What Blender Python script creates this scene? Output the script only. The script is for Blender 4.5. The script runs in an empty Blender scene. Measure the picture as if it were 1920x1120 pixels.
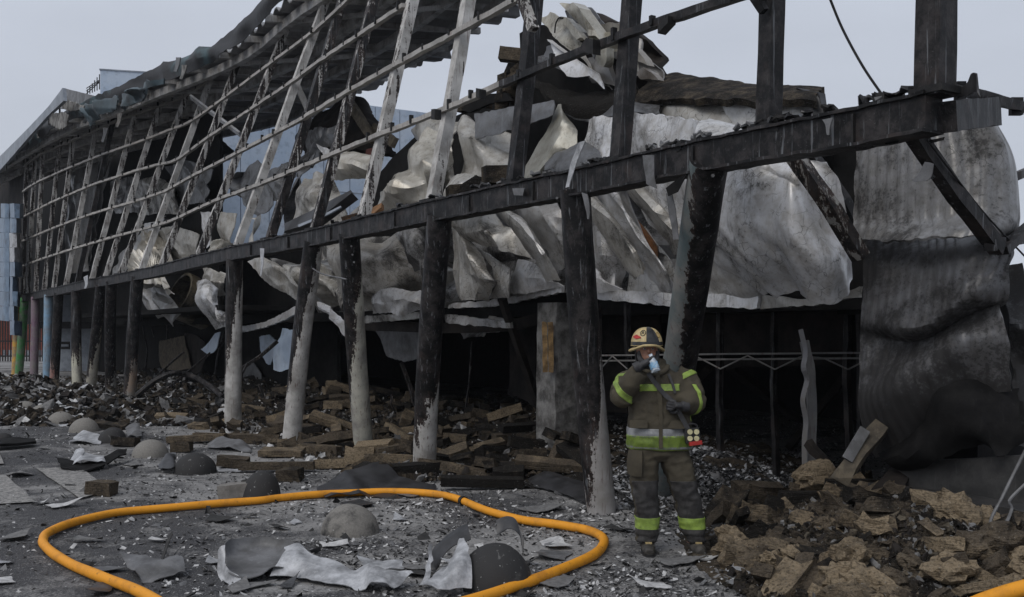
import bpy, bmesh, math, random
import numpy as np
from mathutils import Vector, Matrix, noise
random.seed(7); rng = np.random.default_rng(7)
S = bpy.context.scene
C = S.collection
R = math.radians

# ---------------------------------------------------------------- camera, sky, sun, exposure
F, CX, HY, CH = 1867.0, 960.0, 622.0, 1.8      # focal length in photo pixels, horizon row, eye height
cam_d = bpy.data.cameras.new('camera'); cam = bpy.data.objects.new('camera', cam_d); C.objects.link(cam)
cam.location = (0, 0, CH); cam.rotation_euler = (R(90), 0, 0)
cam_d.sensor_width = 36; cam_d.lens = F * 36 / 1920; cam_d.shift_y = 62 / 1920
cam_d.clip_start = 0.1; cam_d.clip_end = 3000
S.camera = cam
W = bpy.data.worlds.new('World'); S.world = W; W.use_nodes = True
nt = W.node_tree; nt.nodes.clear()
sky = nt.nodes.new('ShaderNodeTexSky'); sky.sky_type = 'NISHITA'; sky.sun_disc = False
sky.sun_elevation = R(48); sky.sun_rotation = R(215); sky.air_density = 1.2; sky.dust_density = 6; sky.ozone_density = 1
mixw = nt.nodes.new('ShaderNodeMix'); mixw.data_type = 'RGBA'
mixw.inputs[0].default_value = 0.9; mixw.inputs[7].default_value = (5.8, 6.22, 7.1, 1)   # flat overcast layer
bg = nt.nodes.new('ShaderNodeBackground'); bg.inputs[1].default_value = 0.1
wo = nt.nodes.new('ShaderNodeOutputWorld')
tcw = nt.nodes.new('ShaderNodeTexCoord'); mpw = nt.nodes.new('ShaderNodeMapping'); mpw.inputs['Scale'].default_value = (1.6, 1.6, 4.5)   # faint unevenness of the cloud layer
nzw = nt.nodes.new('ShaderNodeTexNoise'); nzw.inputs['Scale'].default_value = 1.7; nzw.inputs['Detail'].default_value = 5; rmw = nt.nodes.new('ShaderNodeMapRange')
rmw.inputs['From Min'].default_value = .3; rmw.inputs['From Max'].default_value = .7; rmw.inputs['To Min'].default_value = .92; rmw.inputs['To Max'].default_value = 1.06
clw = nt.nodes.new('ShaderNodeVectorMath'); clw.operation = 'SCALE'; clw.inputs[0].default_value = (5.8, 6.22, 7.1)
nt.links.new(tcw.outputs['Generated'], mpw.inputs[0]); nt.links.new(mpw.outputs[0], nzw.inputs['Vector']); nt.links.new(nzw.outputs['Fac'], rmw.inputs[0]); nt.links.new(rmw.outputs[0], clw.inputs['Scale']); nt.links.new(clw.outputs[0], mixw.inputs[7])
nt.links.new(sky.outputs[0], mixw.inputs[6]); nt.links.new(mixw.outputs[2], bg.inputs[0]); nt.links.new(bg.outputs[0], wo.inputs[0])
sun_d = bpy.data.lights.new('sun', 'SUN'); sun_d.energy = 1.35; sun_d.angle = R(38); sun_d.color = (1, 0.97, 0.93)
sun = bpy.data.objects.new('sun', sun_d); C.objects.link(sun)
sun.rotation_euler = Vector((-0.45, -0.55, 0.8)).to_track_quat('Z', 'Y').to_euler()
S.view_settings.view_transform = 'Standard'; S.view_settings.look = 'None'
S.view_settings.exposure = 0; S.view_settings.gamma = 1; S.view_settings.use_curve_mapping = False
S.cycles.max_bounces = 5; S.cycles.diffuse_bounces = 3; S.cycles.glossy_bounces = 2
S.cycles.use_denoising = True

# ---------------------------------------------------------------- survey helpers: photo measurement -> place in metres
def P(px, py, d): return Vector(((px - CX) / F * d, d, CH + (HY - py) / F * d))
def G(px, py, z=0.0): return P(px, py, F * (CH - z) / (py - HY))
def ZH(px, py, z): return P(px, py, F * (z - CH) / (HY - py))
U = Vector((-0.54, 0.842, 0)); N = Vector((0.842, 0.54, 0))   # along the facade (near to far), into the building
B0 = Vector((2.69, 6.35, 0))
def D(px, off=0.0):
    k = (px - CX) / F
    x0, y0 = B0.x + N.x * off, B0.y + N.y * off
    s = (x0 - k * y0) / (0.54 + 0.842 * k)
    d = y0 + 0.842 * s
    if px < 258: d *= 1 - 0.16 * (258 - px) / 218
    return d
def Q(px, py, off=0.0): return P(px, py, D(px, off))
def FC(s, off, z=0.0): return B0 + U * s + N * off + Vector((0, 0, z))
def nz(p, f=1.0, o=0.0): return noise.noise(Vector((p[0] * f + o, p[1] * f - o, p[2] * f + 2 * o)))

# ---------------------------------------------------------------- object helpers
ORG = {}
def setp(o, **k):
    for a, b in k.items(): o[a] = b
    return o
def thing(name, label, cat, loc, group=None, kind=None):
    o = bpy.data.objects.new(name, None); C.objects.link(o); o.location = loc; o.empty_display_size = 0.2
    ORG[o] = Vector(loc)
    if label: o['label'] = label
    if cat: o['category'] = cat
    if group: o['group'] = group
    if kind: o['kind'] = kind
    return o
def obj(name, vs, fs, mat, parent=None, label=None, cat=None, group=None, kind=None, smooth=None, origin=None, mats=None, mi=None):
    vs = [Vector(v) for v in vs]
    if origin is None:
        lo = [min(v[i] for v in vs) for i in range(3)]; hi = [max(v[i] for v in vs) for i in range(3)]
        origin = Vector(((lo[0] + hi[0]) / 2, (lo[1] + hi[1]) / 2, lo[2]))
    origin = Vector(origin)
    me = bpy.data.meshes.new(name); me.from_pydata([v - origin for v in vs], [], fs); me.validate(); me.update()
    for m in (mats or [mat]): me.materials.append(m)
    if mi is not None: me.polygons.foreach_set('material_index', mi)
    if smooth is not None:
        me.shade_smooth()
        if smooth < 180: me.set_sharp_from_angle(angle=R(smooth))
    o = bpy.data.objects.new(name, me); C.objects.link(o)
    ORG[o] = origin
    if parent is not None: o.parent = parent; o.location = origin - ORG[parent]
    else: o.location = origin
    if label: o['label'] = label
    if cat: o['category'] = cat
    if group: o['group'] = group
    if kind: o['kind'] = kind
    return o
class MB:
    def __init__(s): s.v = []; s.f = []; s.m = []
    def add(s, vf, m=0):
        n = len(s.v); s.v += list(vf[0]); s.f += [tuple(i + n for i in f) for f in vf[1]]; s.m += [m] * len(vf[1]); return s
    def obj(s, name, mat, *a, **k): return obj(name, s.v, s.f, mat, *a, **k)
def box(c, sx, sy, sz, ax=Vector((1, 0, 0)), ay=None, az=None):
    c = Vector(c); ax = Vector(ax).normalized(); az = Vector(az or (0, 0, 1)).normalized(); ay = Vector(ay) if ay else az.cross(ax).normalized()
    v = [c + ax * (sx / 2 * i) + ay * (sy / 2 * j) + az * (sz / 2 * k) for k in (-1, 1) for j in (-1, 1) for i in (-1, 1)]
    return v, [(0, 2, 3, 1), (4, 5, 7, 6), (0, 1, 5, 4), (2, 6, 7, 3), (0, 4, 6, 2), (1, 3, 7, 5)]
def bar(pts, w, h, side, jit=0.0, step=0.25, f=6.0):
    """square section along a polyline; w along side, h across"""
    pts = resample([Vector(p) for p in pts], max(2, int(plen(pts) / step) + 1)); vs = []; fs = []
    for i, p in enumerate(pts):
        t = (pts[min(i + 1, len(pts) - 1)] - pts[max(i - 1, 0)]).normalized()
        a = (Vector(side) - t * t.dot(Vector(side))).normalized(); b = t.cross(a)
        for (x, y) in ((-1, -1), (1, -1), (1, 1), (-1, 1)):
            q = p + a * (x * w / 2) + b * (y * h / 2)
            if jit: q = q + Vector((nz(q, f, 1), nz(q, f, 5), nz(q, f, 9))) * jit
            vs.append(q)
    n = len(pts)
    for i in range(n - 1):
        for j in range(4):
            a, b = i * 4 + j, i * 4 + (j + 1) % 4
            fs.append((a, b, b + 4, a + 4))
    fs += [(3, 2, 1, 0), tuple(4 * (n - 1) + j for j in range(4))]
    return vs, fs
def plen(pts): return sum((Vector(pts[i + 1]) - Vector(pts[i])).length for i in range(len(pts) - 1))
def resample(pts, n):
    L = [0.0]
    for i in range(len(pts) - 1): L.append(L[-1] + (pts[i + 1] - pts[i]).length)
    out = []; j = 0
    for i in range(n):
        t = L[-1] * i / (n - 1)
        while j < len(pts) - 2 and L[j + 1] < t: j += 1
        seg = L[j + 1] - L[j]
        out.append(pts[j].lerp(pts[j + 1], (t - L[j]) / seg if seg > 1e-9 else 0))
    return out
def crom(pts, n):
    """smooth curve through pts, n samples"""
    if len(pts) < 3: return resample(pts, n)
    e = [pts[0] * 2 - pts[1]] + list(pts) + [pts[-1] * 2 - pts[-2]]; fine = []
    for i in range(1, len(e) - 2):
        for k in range(12):
            t = k / 12; a, b, c, d = e[i - 1], e[i], e[i + 1], e[i + 2]
            fine.append(0.5 * ((2 * b) + (c - a) * t + (2 * a - 5 * b + 4 * c - d) * t * t + (3 * b - a - 3 * c + d) * t ** 3))
    fine.append(pts[-1]); return resample(fine, n)
def tube(pts, r, n=8, r2=None, sm=None, flat=1.0):
    pts = [Vector(p) for p in pts]
    if sm: pts = crom(pts, sm)
    m = len(pts); vs = []; fs = []; a = None
    rs = [r[min(len(r) - 2, int(i * (len(r) - 1) / (m - 1)))] * (1 - (i * (len(r) - 1) / (m - 1) - min(len(r) - 2, int(i * (len(r) - 1) / (m - 1))))) + r[min(len(r) - 2, int(i * (len(r) - 1) / (m - 1))) + 1] * (i * (len(r) - 1) / (m - 1) - min(len(r) - 2, int(i * (len(r) - 1) / (m - 1)))) for i in range(m)] if isinstance(r, (list, tuple)) else [r + ((r2 if r2 is not None else r) - r) * i / (m - 1) for i in range(m)]
    for i, p in enumerate(pts):
        t = (pts[min(i + 1, m - 1)] - pts[max(i - 1, 0)]).normalized()
        if a is None:
            a = t.cross(Vector((0, 0, 1)));
            if a.length < 0.05: a = Vector((1, 0, 0))
        a = (a - t * t.dot(a)).normalized(); b = t.cross(a)
        for k in range(n):
            w = 2 * math.pi * k / n; vs.append(p + a * (math.cos(w) * rs[i]) + b * (math.sin(w) * rs[i] * flat))
    for i in range(m - 1):
        for k in range(n):
            q = (k + 1) % n; fs.append((i * n + k, i * n + q, (i + 1) * n + q, (i + 1) * n + k))
    fs += [tuple(range(n - 1, -1, -1)), tuple((m - 1) * n + k for k in range(n))]
    return vs, fs
def grid(rows, nu, nv, amp=0.03, f=1.6, ridge=0.5, rag=0.0, smooth=True, seed=0.0, rib=0, ribamp=0.006, thick=0.02, pleat=0, pleatamp=.05, folds=0):
    """a bent sheet through rows of 3-D points, crumpled along its normal, closed to a real thickness"""
    cr = crom if smooth else resample
    rr = [cr([Vector(p) for p in r], nu) for r in rows]
    cols = [cr([r[i] for r in rr], nv) for i in range(nu)]
    g = [[cols[i][j].copy() for i in range(nu)] for j in range(nv)]
    fr = random.Random(int(seed * 977) + nu); FL = []
    if amp:
        for _ in range(folds):
            e_ = Vector((fr.uniform(.3, 1), fr.uniform(-.4, .4), fr.uniform(-.2, 1))) if fr.random() < .65 else Vector((fr.uniform(-1, 1), fr.uniform(-.4, .4), fr.uniform(-1, 1)))
            FL.append((g[fr.randrange(nv)][fr.randrange(nu)].copy(), e_.normalized(), fr.uniform(.12, .5) * (1.6 / f), fr.choice((-1, 1, 1)) * fr.uniform(.7, 1.7)))
    h = [[None] * nu for _ in range(nv)]; nn = [[None] * nu for _ in range(nv)]
    for j in range(nv):
        for i in range(nu):
            du = g[j][min(i + 1, nu - 1)] - g[j][max(i - 1, 0)]; dv = g[min(j + 1, nv - 1)][i] - g[max(j - 1, 0)][i]
            n = du.cross(dv); n = n.normalized() if n.length > 1e-9 else Vector((0, -1, 0))
            p = g[j][i]
            d = amp * (.5 * nz(p, f, seed) + ridge * .45 * (0.6 - 2.2 * abs(nz(p, f * 0.8, seed + 31))) + 0.1 * nz(p, f * 3.1, seed + 7))
            for (c_, e_, w_, s_) in FL: d += amp * s_ * (min(abs((p - c_).dot(e_)) / w_, 1.0) - .6)
            if rib: d += ribamp * math.copysign(min(1, abs(math.sin(math.pi * rib * i / (nu - 1))) * 1.6), math.sin(math.pi * rib * i / (nu - 1)))
            if pleat:
                w = (i / (nu - 1) * pleat + .5 * nz(p, .8, seed + 4)) % 1.0; d += pleatamp * (1 - abs(2 * w - 1) * 2) * (j / (nv - 1)) ** 1.2
            q = p + n * d
            if rag and (i in (0, nu - 1) or j in (0, nv - 1)):
                q += (du.normalized() * nz(p, 9, seed + 3) + dv.normalized() * nz(p, 9, seed + 13)) * rag if du.length > 1e-9 and dv.length > 1e-9 else Vector()
            h[j][i] = q; nn[j][i] = n
    vs = [h[j][i] for j in range(nv) for i in range(nu)] + [h[j][i] - nn[j][i] * thick for j in range(nv) for i in range(nu)]
    M = nu * nv; fs = []
    for j in range(nv - 1):
        for i in range(nu - 1):
            a = j * nu + i; fs.append((a, a + nu, a + nu + 1, a + 1)); fs.append((M + a, M + a + 1, M + a + nu + 1, M + a + nu))
    ring = [i for i in range(nu)] + [j * nu + nu - 1 for j in range(1, nv)] + [(nv - 1) * nu + i for i in range(nu - 2, -1, -1)] + [j * nu for j in range(nv - 2, 0, -1)]
    for k in range(len(ring)):
        a, b = ring[k], ring[(k + 1) % len(ring)]; fs.append((a, b, b + M, a + M))
    return vs, fs
def sheet(name, rows, off=1.5, mat=None, parent=None, label=None, cat=None, group=None, nu=None, nv=None, seed=None, sharp=42, kind=None, attrs=None, **k):
    """rows of (px, py[, off]) surveyed on the photo"""
    r3 = [[Q(p[0], p[1], p[2] if len(p) > 2 else off) for p in r] for r in rows]
    wl = max(plen(r) for r in r3); hl = max(plen([r[0] for r in r3]), plen([r[-1] for r in r3]), 0.05)
    nu = nu or max(6, min(64, int(wl / 0.045))); nv = nv or max(5, min(64, int(hl / 0.045)))
    sd = seed if seed is not None else random.random() * 60
    o = obj(name, *grid(r3, nu, nv, seed=sd, **k), mat, parent, label, cat, group, kind, smooth=sharp)
    for a, b in (attrs or {}).items(): o[a] = b
    return o

# ---------------------------------------------------------------- materials
class NT:
    def __init__(s, name, rough=0.7, metal=0.0, spec=0.4):
        s.m = bpy.data.materials.new(name); s.m.use_nodes = True; s.t = s.m.node_tree; s.b = s.t.nodes['Principled BSDF']
        s.b.inputs['Roughness'].default_value = rough; s.b.inputs['Metallic'].default_value = metal
        s.b.inputs['Specular IOR Level'].default_value = spec
    def n(s, t, **k):
        x = s.t.nodes.new(t)
        for a, b in k.items(): setattr(x, a, b)
        return x
    def put(s, sock, v):
        if v is None: return
        if hasattr(v, 'is_output'): s.t.links.new(v, sock)
        else: sock.default_value = v
    def math(s, op, a, b=None, clamp=False):
        x = s.n('ShaderNodeMath', operation=op, use_clamp=clamp); s.put(x.inputs[0], a)
        if b is not None: s.put(x.inputs[1], b)
        return x.outputs[0]
    def pos(s, scale=(1, 1, 1), rand=True):
        g = s.n('ShaderNodeNewGeometry'); v = g.outputs['Position']
        if rand:
            oi = s.n('ShaderNodeObjectInfo'); m = s.math('MULTIPLY', oi.outputs['Random'], 37.0)
            a = s.n('ShaderNodeVectorMath', operation='ADD'); s.put(a.inputs[0], v); s.put(a.inputs[1], m); v = a.outputs[0]
        if scale != (1, 1, 1):
            b = s.n('ShaderNodeVectorMath', operation='MULTIPLY'); s.put(b.inputs[0], v); b.inputs[1].default_value = scale; v = b.outputs[0]
        return v
    def noise(s, v, scale, detail=4, rough=0.6, dist=0.0):
        x = s.n('ShaderNodeTexNoise'); s.put(x.inputs['Vector'], v); x.inputs['Scale'].default_value = scale
        x.inputs['Detail'].default_value = detail; x.inputs['Roughness'].default_value = rough; x.inputs['Distortion'].default_value = dist
        return x.outputs['Fac']
    def ramp(s, v, a, b, lo=0.0, hi=1.0, smooth=True):
        x = s.n('ShaderNodeMapRange', interpolation_type='SMOOTHSTEP' if smooth else 'LINEAR'); s.put(x.inputs['Value'], v)
        s.put(x.inputs['From Min'], a); s.put(x.inputs['From Max'], b); x.inputs['To Min'].default_value = lo; x.inputs['To Max'].default_value = hi
        return x.outputs[0]
    def mix(s, f, a, b):
        x = s.n('ShaderNodeMix', data_type='RGBA'); s.put(x.inputs[0], f)
        for i, v in ((6, a), (7, b)):
            if isinstance(v, tuple) and len(v) == 3: v = (*v, 1)
            s.put(x.inputs[i], v)
        return x.outputs[2]
    def attr(s, name, color=False):
        x = s.n('ShaderNodeAttribute', attribute_type='OBJECT', attribute_name=name); return x.outputs['Color' if color else 'Fac']
    def bump(s, h, strength=0.4, dist=0.01):
        x = s.n('ShaderNodeBump'); x.inputs['Strength'].default_value = strength; x.inputs['Distance'].default_value = dist
        s.put(x.inputs['Height'], h); s.put(s.b.inputs['Normal'], x.outputs[0])
    def col(s, c):
        if isinstance(c, tuple) and len(c) == 3: c = (*c, 1)
        s.put(s.b.inputs['Base Color'], c)
    def rgh(s, v): s.put(s.b.inputs['Roughness'], v)
SOOT = (0.0045, 0.0045, 0.005)
def m_steel():
    """fire-scaled painted steel. object properties: paint_col, keep (share of paint left), low (height below which paint stays), side (flank that keeps paint; partly painted side light on the leaning pillar)"""
    m = NT('burnt_painted_steel', 0.65, 0, .25)
    p = m.pos(); ps = m.pos((8, 8, 0.7))
    n1 = m.noise(ps, 1.6, 5, 0.65); n2 = m.noise(p, 17, 4, 0.7); n3 = m.noise(p, 55, 2, 0.5)
    g = m.n('ShaderNodeNewGeometry'); sp = m.n('ShaderNodeSeparateXYZ'); m.put(sp.inputs[0], g.outputs['Position'])
    sn = m.n('ShaderNodeSeparateXYZ'); m.put(sn.inputs[0], g.outputs['Normal'])
    comb = m.math('ADD', m.math('MULTIPLY', n1, 0.79), m.math('ADD', m.math('MULTIPLY', n2, 0.29), m.math('MULTIPLY', n3, 0.12)))   # ~0.6 mean
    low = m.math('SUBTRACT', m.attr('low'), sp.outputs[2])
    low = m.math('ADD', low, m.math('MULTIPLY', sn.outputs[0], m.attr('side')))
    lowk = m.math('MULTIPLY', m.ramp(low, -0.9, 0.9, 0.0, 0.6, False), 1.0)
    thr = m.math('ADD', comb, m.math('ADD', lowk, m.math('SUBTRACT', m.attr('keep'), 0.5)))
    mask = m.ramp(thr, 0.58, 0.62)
    edge = m.math('SUBTRACT', m.ramp(thr, 0.5, 0.6), mask, True)
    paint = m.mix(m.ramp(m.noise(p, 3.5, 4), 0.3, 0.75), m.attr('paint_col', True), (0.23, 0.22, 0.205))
    paint = m.mix(m.ramp(m.noise(ps, 5, 3), 0.56, 0.72, 0, 0.75), paint, (0.10, 0.055, 0.045))
    soot = m.mix(m.ramp(m.noise(p, 6, 6, .7), 0.42, 0.66), SOOT, (0.036, 0.032, 0.032)); soot = m.mix(m.ramp(m.noise(p, 3.1, 4), 0.55, 0.7, 0, .7), soot, (0.04, 0.03, 0.027))
    soot = m.mix(m.ramp(m.noise(m.pos((13, 13, 0.5)), 2.0, 5, .7), 0.575, 0.66, 0, 0.75), soot, (0.15, 0.158, 0.168)); soot = m.mix(m.ramp(n3, 0.68, 0.74, 0, .22), soot, (0.2, 0.2, 0.2))
    c = m.mix(mask, soot, paint); c = m.mix(m.math('MULTIPLY', edge, 0.5), c, (0.05, 0.03, 0.022))
    m.col(c); m.rgh(m.ramp(mask, 0, 1, 0.55, 0.5)); m.bump(m.math('ADD', mask, m.math('MULTIPLY', n3, 0.5)), 0.5, 0.006); return m.m
def m_panel():
    """crumpled coated sheet. object properties: tint, soot (0..1), crack (0..1)"""
    m = NT('scorched_coated_sheet', 0.48, 0.22, 0.5)
    p = m.pos(); n1 = m.noise(p, 1.3, 5, 0.62, 0.4); n2 = m.noise(p, 6, 6, 0.7); n3 = m.noise(p, 38, 3, 0.6)
    TI = m.attr('tint', True)
    def mul(*c):
        x = m.n('ShaderNodeVectorMath', operation='MULTIPLY'); m.put(x.inputs[0], TI); x.inputs[1].default_value = c; return x.outputs[0]
    base = m.mix(m.ramp(n2, 0.35, 0.7), TI, mul(.70, .67, .62))
    base = m.mix(m.ramp(m.math('ADD', m.noise(p, 2.4, 6, 0.75), m.math('MULTIPLY', m.math('SUBTRACT', n3, .5), .18)), 0.54, 0.66, 0, 0.34), base, mul(.28, .24, .19))
    dg_ = m.noise(m.pos((7, 5, 2.2)), 2.4, 5, .7, .8); base = m.mix(m.math('MULTIPLY', m.ramp(m.math('ADD', dg_, m.math('MULTIPLY', m.math('SUBTRACT', n3, .5), .3)), .58, .66), .3), base, mul(.2, .19, .17))
    s = m.math('ADD', m.math('MULTIPLY', m.math('ADD', m.math('MULTIPLY', m.math('SUBTRACT', n1, .5), 1.5), .5), 0.8), m.math('MULTIPLY', n2, 0.3)); s = m.math('ADD', s, m.math('SUBTRACT', m.attr('soot'), 0.5))
    gz = m.n('ShaderNodeNewGeometry'); sz = m.n('ShaderNodeSeparateXYZ'); m.put(sz.inputs[0], gz.outputs['Position'])
    s = m.math('ADD', s, m.math('MULTIPLY', m.ramp(m.math('SUBTRACT', m.attr('sooty_below'), sz.outputs[2]), -0.1, 0.9), 0.36))
    sm = m.ramp(s, 0.46, 0.82)
    fine = m.ramp(m.math('ADD', s, m.math('MULTIPLY', m.math('SUBTRACT', n3, 0.5), 0.8)), 0.62, 0.74)
    c = m.mix(m.math('MULTIPLY', sm, 0.85), base, (0.026, 0.025, 0.025)); c = m.mix(m.math('MULTIPLY', fine, 0.6), c, (0.014, 0.013, 0.013))
    # crackled coating
    vo = m.n('ShaderNodeTexVoronoi', feature='DISTANCE_TO_EDGE'); vo.inputs['Scale'].default_value = 9.5
    wob = m.n('ShaderNodeVectorMath', operation='ADD'); nv = m.n('ShaderNodeTexNoise'); m.put(nv.inputs['Vector'], p); nv.inputs['Scale'].default_value = 4
    m.put(wob.inputs[0], p); sc = m.n('ShaderNodeVectorMath', operation='SCALE'); m.put(sc.inputs[0], nv.outputs['Color']); sc.inputs['Scale'].default_value = 0.25
    m.put(wob.inputs[1], sc.outputs[0]); m.put(vo.inputs['Vector'], wob.outputs[0])
    area = m.ramp(m.math('ADD', m.noise(p, 1.9, 3), m.math('SUBTRACT', m.attr('crack'), 0.5)), 0.5, 0.6)
    cr = m.math('MULTIPLY', m.ramp(vo.outputs['Distance'], 0.01, 0.03, 1, 0), area)
    c = m.mix(m.math('MULTIPLY', cr, 0.65), c, (0.02, 0.019, 0.018))
    # rain streaks and chips
    st = m.ramp(m.math('ADD', m.noise(m.pos((14, 14, 1.0)), 1.4, 5, .65), m.math('MULTIPLY', m.math('SUBTRACT', n1, .5), .5)), 0.56, 0.74, 0, 0.5); c = m.mix(st, c, (0.035, 0.031, 0.027))
    ch = m.ramp(m.noise(p, 24, 3, 0.55), 0.69, 0.73); c = m.mix(m.math('MULTIPLY', ch, 0.4), c, (0.018, 0.017, 0.016))
    m.col(c); m.rgh(m.ramp(sm, 0, 1, 0.32, 0.75)); m.bump(m.math('ADD', m.math('MULTIPLY', cr, -0.6), m.math('ADD', m.math('MULTIPLY', n3, .3), m.math('MULTIPLY', n2, .2))), 0.22, 0.004); return m.m
def m_rubble():
    """object property: tone (0 charcoal .. 1 tan)"""
    m = NT('burnt_insulation_block', 0.95, 0, 0.15)
    p = m.pos(); oi = m.n('ShaderNodeObjectInfo'); r = oi.outputs['Random']
    n1 = m.noise(p, 5, 5, 0.65); n2 = m.noise(p, 45, 4, 0.7)
    st = m.noise(m.pos((4, 4, 40)), 2.2, 3)
    t = m.math('ADD', m.math('ADD', m.math('MULTIPLY', n1, 0.9), m.math('SUBTRACT', m.attr('tone'), 0.5)), m.math('MULTIPLY', m.math('SUBTRACT', r, 0.5), 0.35))
    c = m.mix(m.ramp(t, 0.22, 0.5), (0.014, 0.013, 0.012), (0.1, 0.081, 0.06)); c = m.mix(m.ramp(t, 0.5, 0.85), c, (0.26, 0.205, 0.138))
    c = m.mix(m.ramp(n2, 0.42, 0.7, 0, 0.7), c, (0.014, 0.012, 0.01)); c = m.mix(m.ramp(st, 0.5, 0.7, 0, 0.3), c, (0.05, 0.042, 0.034))  # fine dark noise paints crevice shade into the colour; layered noise is fibre strata
    dust = m.ramp(m.noise(p, 70, 2), 0.66, 0.72); c = m.mix(m.math('MULTIPLY', dust, 0.55), c, (0.3, 0.29, 0.27))
    m.col(c); m.bump(m.math('ADD', n2, m.math('MULTIPLY', st, 1.0)), 1.0, 0.025); return m.m
def m_ground():
    m = NT('ash_covered_asphalt', 0.85, 0, 0.3)
    p = m.pos(rand=False); sp = m.n('ShaderNodeSeparateXYZ'); m.put(sp.inputs[0], p)
    offv = m.math('ADD', m.math('MULTIPLY', m.math('SUBTRACT', sp.outputs[0], B0.x), N.x), m.math('MULTIPLY', m.math('SUBTRACT', sp.outputs[1], B0.y), N.y))
    big = m.noise(p, 0.55, 6, 0.65, 0.6); mid = m.noise(p, 3.2, 6, 0.7); fin = m.noise(p, 42, 4, 0.75); gr = m.noise(p, 130, 2, 0.6)
    near = m.ramp(offv, -6.5, -0.5)
    c = m.mix(m.ramp(gr, 0.35, 0.7), (0.028, 0.028, 0.031), (0.088, 0.088, 0.092))
    c = m.mix(m.ramp(m.math('ADD', mid, m.math('MULTIPLY', near, 0.05)), 0.54, 0.68, 0, 0.85), c, (0.013, 0.0125, 0.013))
    ash = m.ramp(m.math('ADD', m.math('ADD', m.math('MULTIPLY', big, 0.6), m.math('MULTIPLY', mid, 0.35)), m.math('ADD', m.math('MULTIPLY', fin, 0.35), m.math('MULTIPLY', near, 0.13))), 0.68, 0.8)
    c = m.mix(m.math('MULTIPLY', ash, 0.8), c, (0.31, 0.305, 0.3))
    spk = m.ramp(m.noise(p, 75, 3, 0.5), 0.62, 0.68); c = m.mix(m.math('MULTIPLY', spk, 0.7), c, (0.36, 0.36, 0.36))
    m.col(c); m.bump(m.math('ADD', fin, m.math('ADD', m.math('MULTIPLY', gr, 0.5), m.math('MULTIPLY', ash, 0.6))), 0.75, 0.014); return m.m
def m_plain(name, c, rough=0.7, metal=0.0, var=0.3, scale=8, c2=None, bump=0.2, spec=0.4, stain=0.0):
    m = NT(name, rough, metal, spec); p = m.pos(); n = m.noise(p, scale, 5, 0.65)
    c2 = c2 or tuple(x * (1 - var) for x in c)
    k = m.mix(m.ramp(n, 0.35, 0.68), c, c2)
    if stain: k = m.mix(m.ramp(m.noise(p, 2.1, 5, 0.7), 0.48, 0.68, 0, stain), k, (0.022, 0.021, 0.021))
    k = m.mix(m.ramp(m.noise(p, scale * 7, 3, .7), .5, .72, 0, .35), k, tuple(x * .35 for x in c)); k = m.mix(m.ramp(m.noise(m.pos((9, 9, 1.2)), 2.2, 4, .7), .58, .68, 0, .22), k, tuple(min(.6, x * 1.8 + .02) for x in c))
    m.col(k)
    if bump: m.bump(m.noise(p, scale * 6, 4, 0.6), bump, 0.006)
    return m.m
M_STEEL = m_steel(); M_PANEL = m_panel(); M_RUB = m_rubble(); M_GROUND = m_ground()
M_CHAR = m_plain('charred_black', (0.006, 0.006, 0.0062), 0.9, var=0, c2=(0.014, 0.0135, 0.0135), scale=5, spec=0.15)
M_CHARB = m_plain('charred_brown_board', (0.011, 0.0095, 0.009), 0.85, c2=(0.03, 0.025, 0.022), scale=3, spec=0.2)
M_DECK = m_plain('smoked_roof_deck', (0.36, 0.365, 0.37), 0.5, c2=(0.16, 0.162, 0.17), scale=.5)
M_CONC = m_plain('weathered_concrete', (0.21, 0.2, 0.185), 0.85, c2=(0.13, 0.122, 0.112), scale=11, stain=0.35)
M_CONCB = m_plain('sooty_concrete', (0.045, 0.044, 0.043), 0.55, c2=(0.022, 0.022, 0.022), scale=6)
M_BLUE = m_plain('pale_blue_cladding', (0.33, 0.41, 0.52), 0.5, c2=(0.44, 0.5, 0.58), scale=.5, bump=0)
M_BLUET = m_plain('blue_cladding_tile', (0.15, 0.22, 0.31), 0.4, c2=(0.09, 0.135, 0.2), scale=3, stain=0.5)
M_GREYC = m_plain('grey_cladding', (0.27, 0.3, 0.34), 0.5, c2=(0.17, 0.19, 0.22), scale=2)
M_ORANGE = m_plain('orange_red_render', (0.42, 0.105, 0.06), 0.7, c2=(0.3, 0.07, 0.045), scale=2)
M_IRON = m_plain('dark_iron', (0.009, 0.009, 0.01), 0.6, c2=(0.025, 0.024, 0.023), scale=12, spec=.25)
M_FOIL = m_plain('torn_silver_sheet', (0.46, 0.47, 0.49), 0.42, c2=(0.2, 0.205, 0.215), scale=7, stain=0.55, spec=0.6)
M_DFOIL = m_plain('sooty_sheet', (0.035, 0.035, 0.038), 0.45, c2=(0.012, 0.012, 0.013), scale=6, spec=0.5, stain=0.3)
M_GREYS = m_plain('grey_scorched_sheet', (0.15, 0.152, 0.158), 0.5, c2=(0.075, 0.074, 0.074), scale=5, stain=0.5)
M_WASH = m_plain('white_ash', (0.52, 0.52, 0.52), 0.9, c2=(0.3, 0.3, 0.3), scale=20)
M_GASH = m_plain('grey_ash', (0.17, 0.168, 0.168), 0.9, c2=(0.09, 0.09, 0.09), scale=20)
M_BASH = m_plain('black_ash', (0.02, 0.02, 0.02), 0.85, c2=(0.035, 0.034, 0.033), scale=20)
M_TAN = m_plain('tan_mineral_wool', (0.12, 0.1, 0.072), 0.95, c2=(0.055, 0.047, 0.036), scale=9, bump=0.6, stain=0.5)
M_PLAST = m_plain('scorched_plaster', (0.25, 0.245, 0.235), 0.9, c2=(0.075, 0.07, 0.065), scale=4, stain=0.8, bump=0.4)
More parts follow.
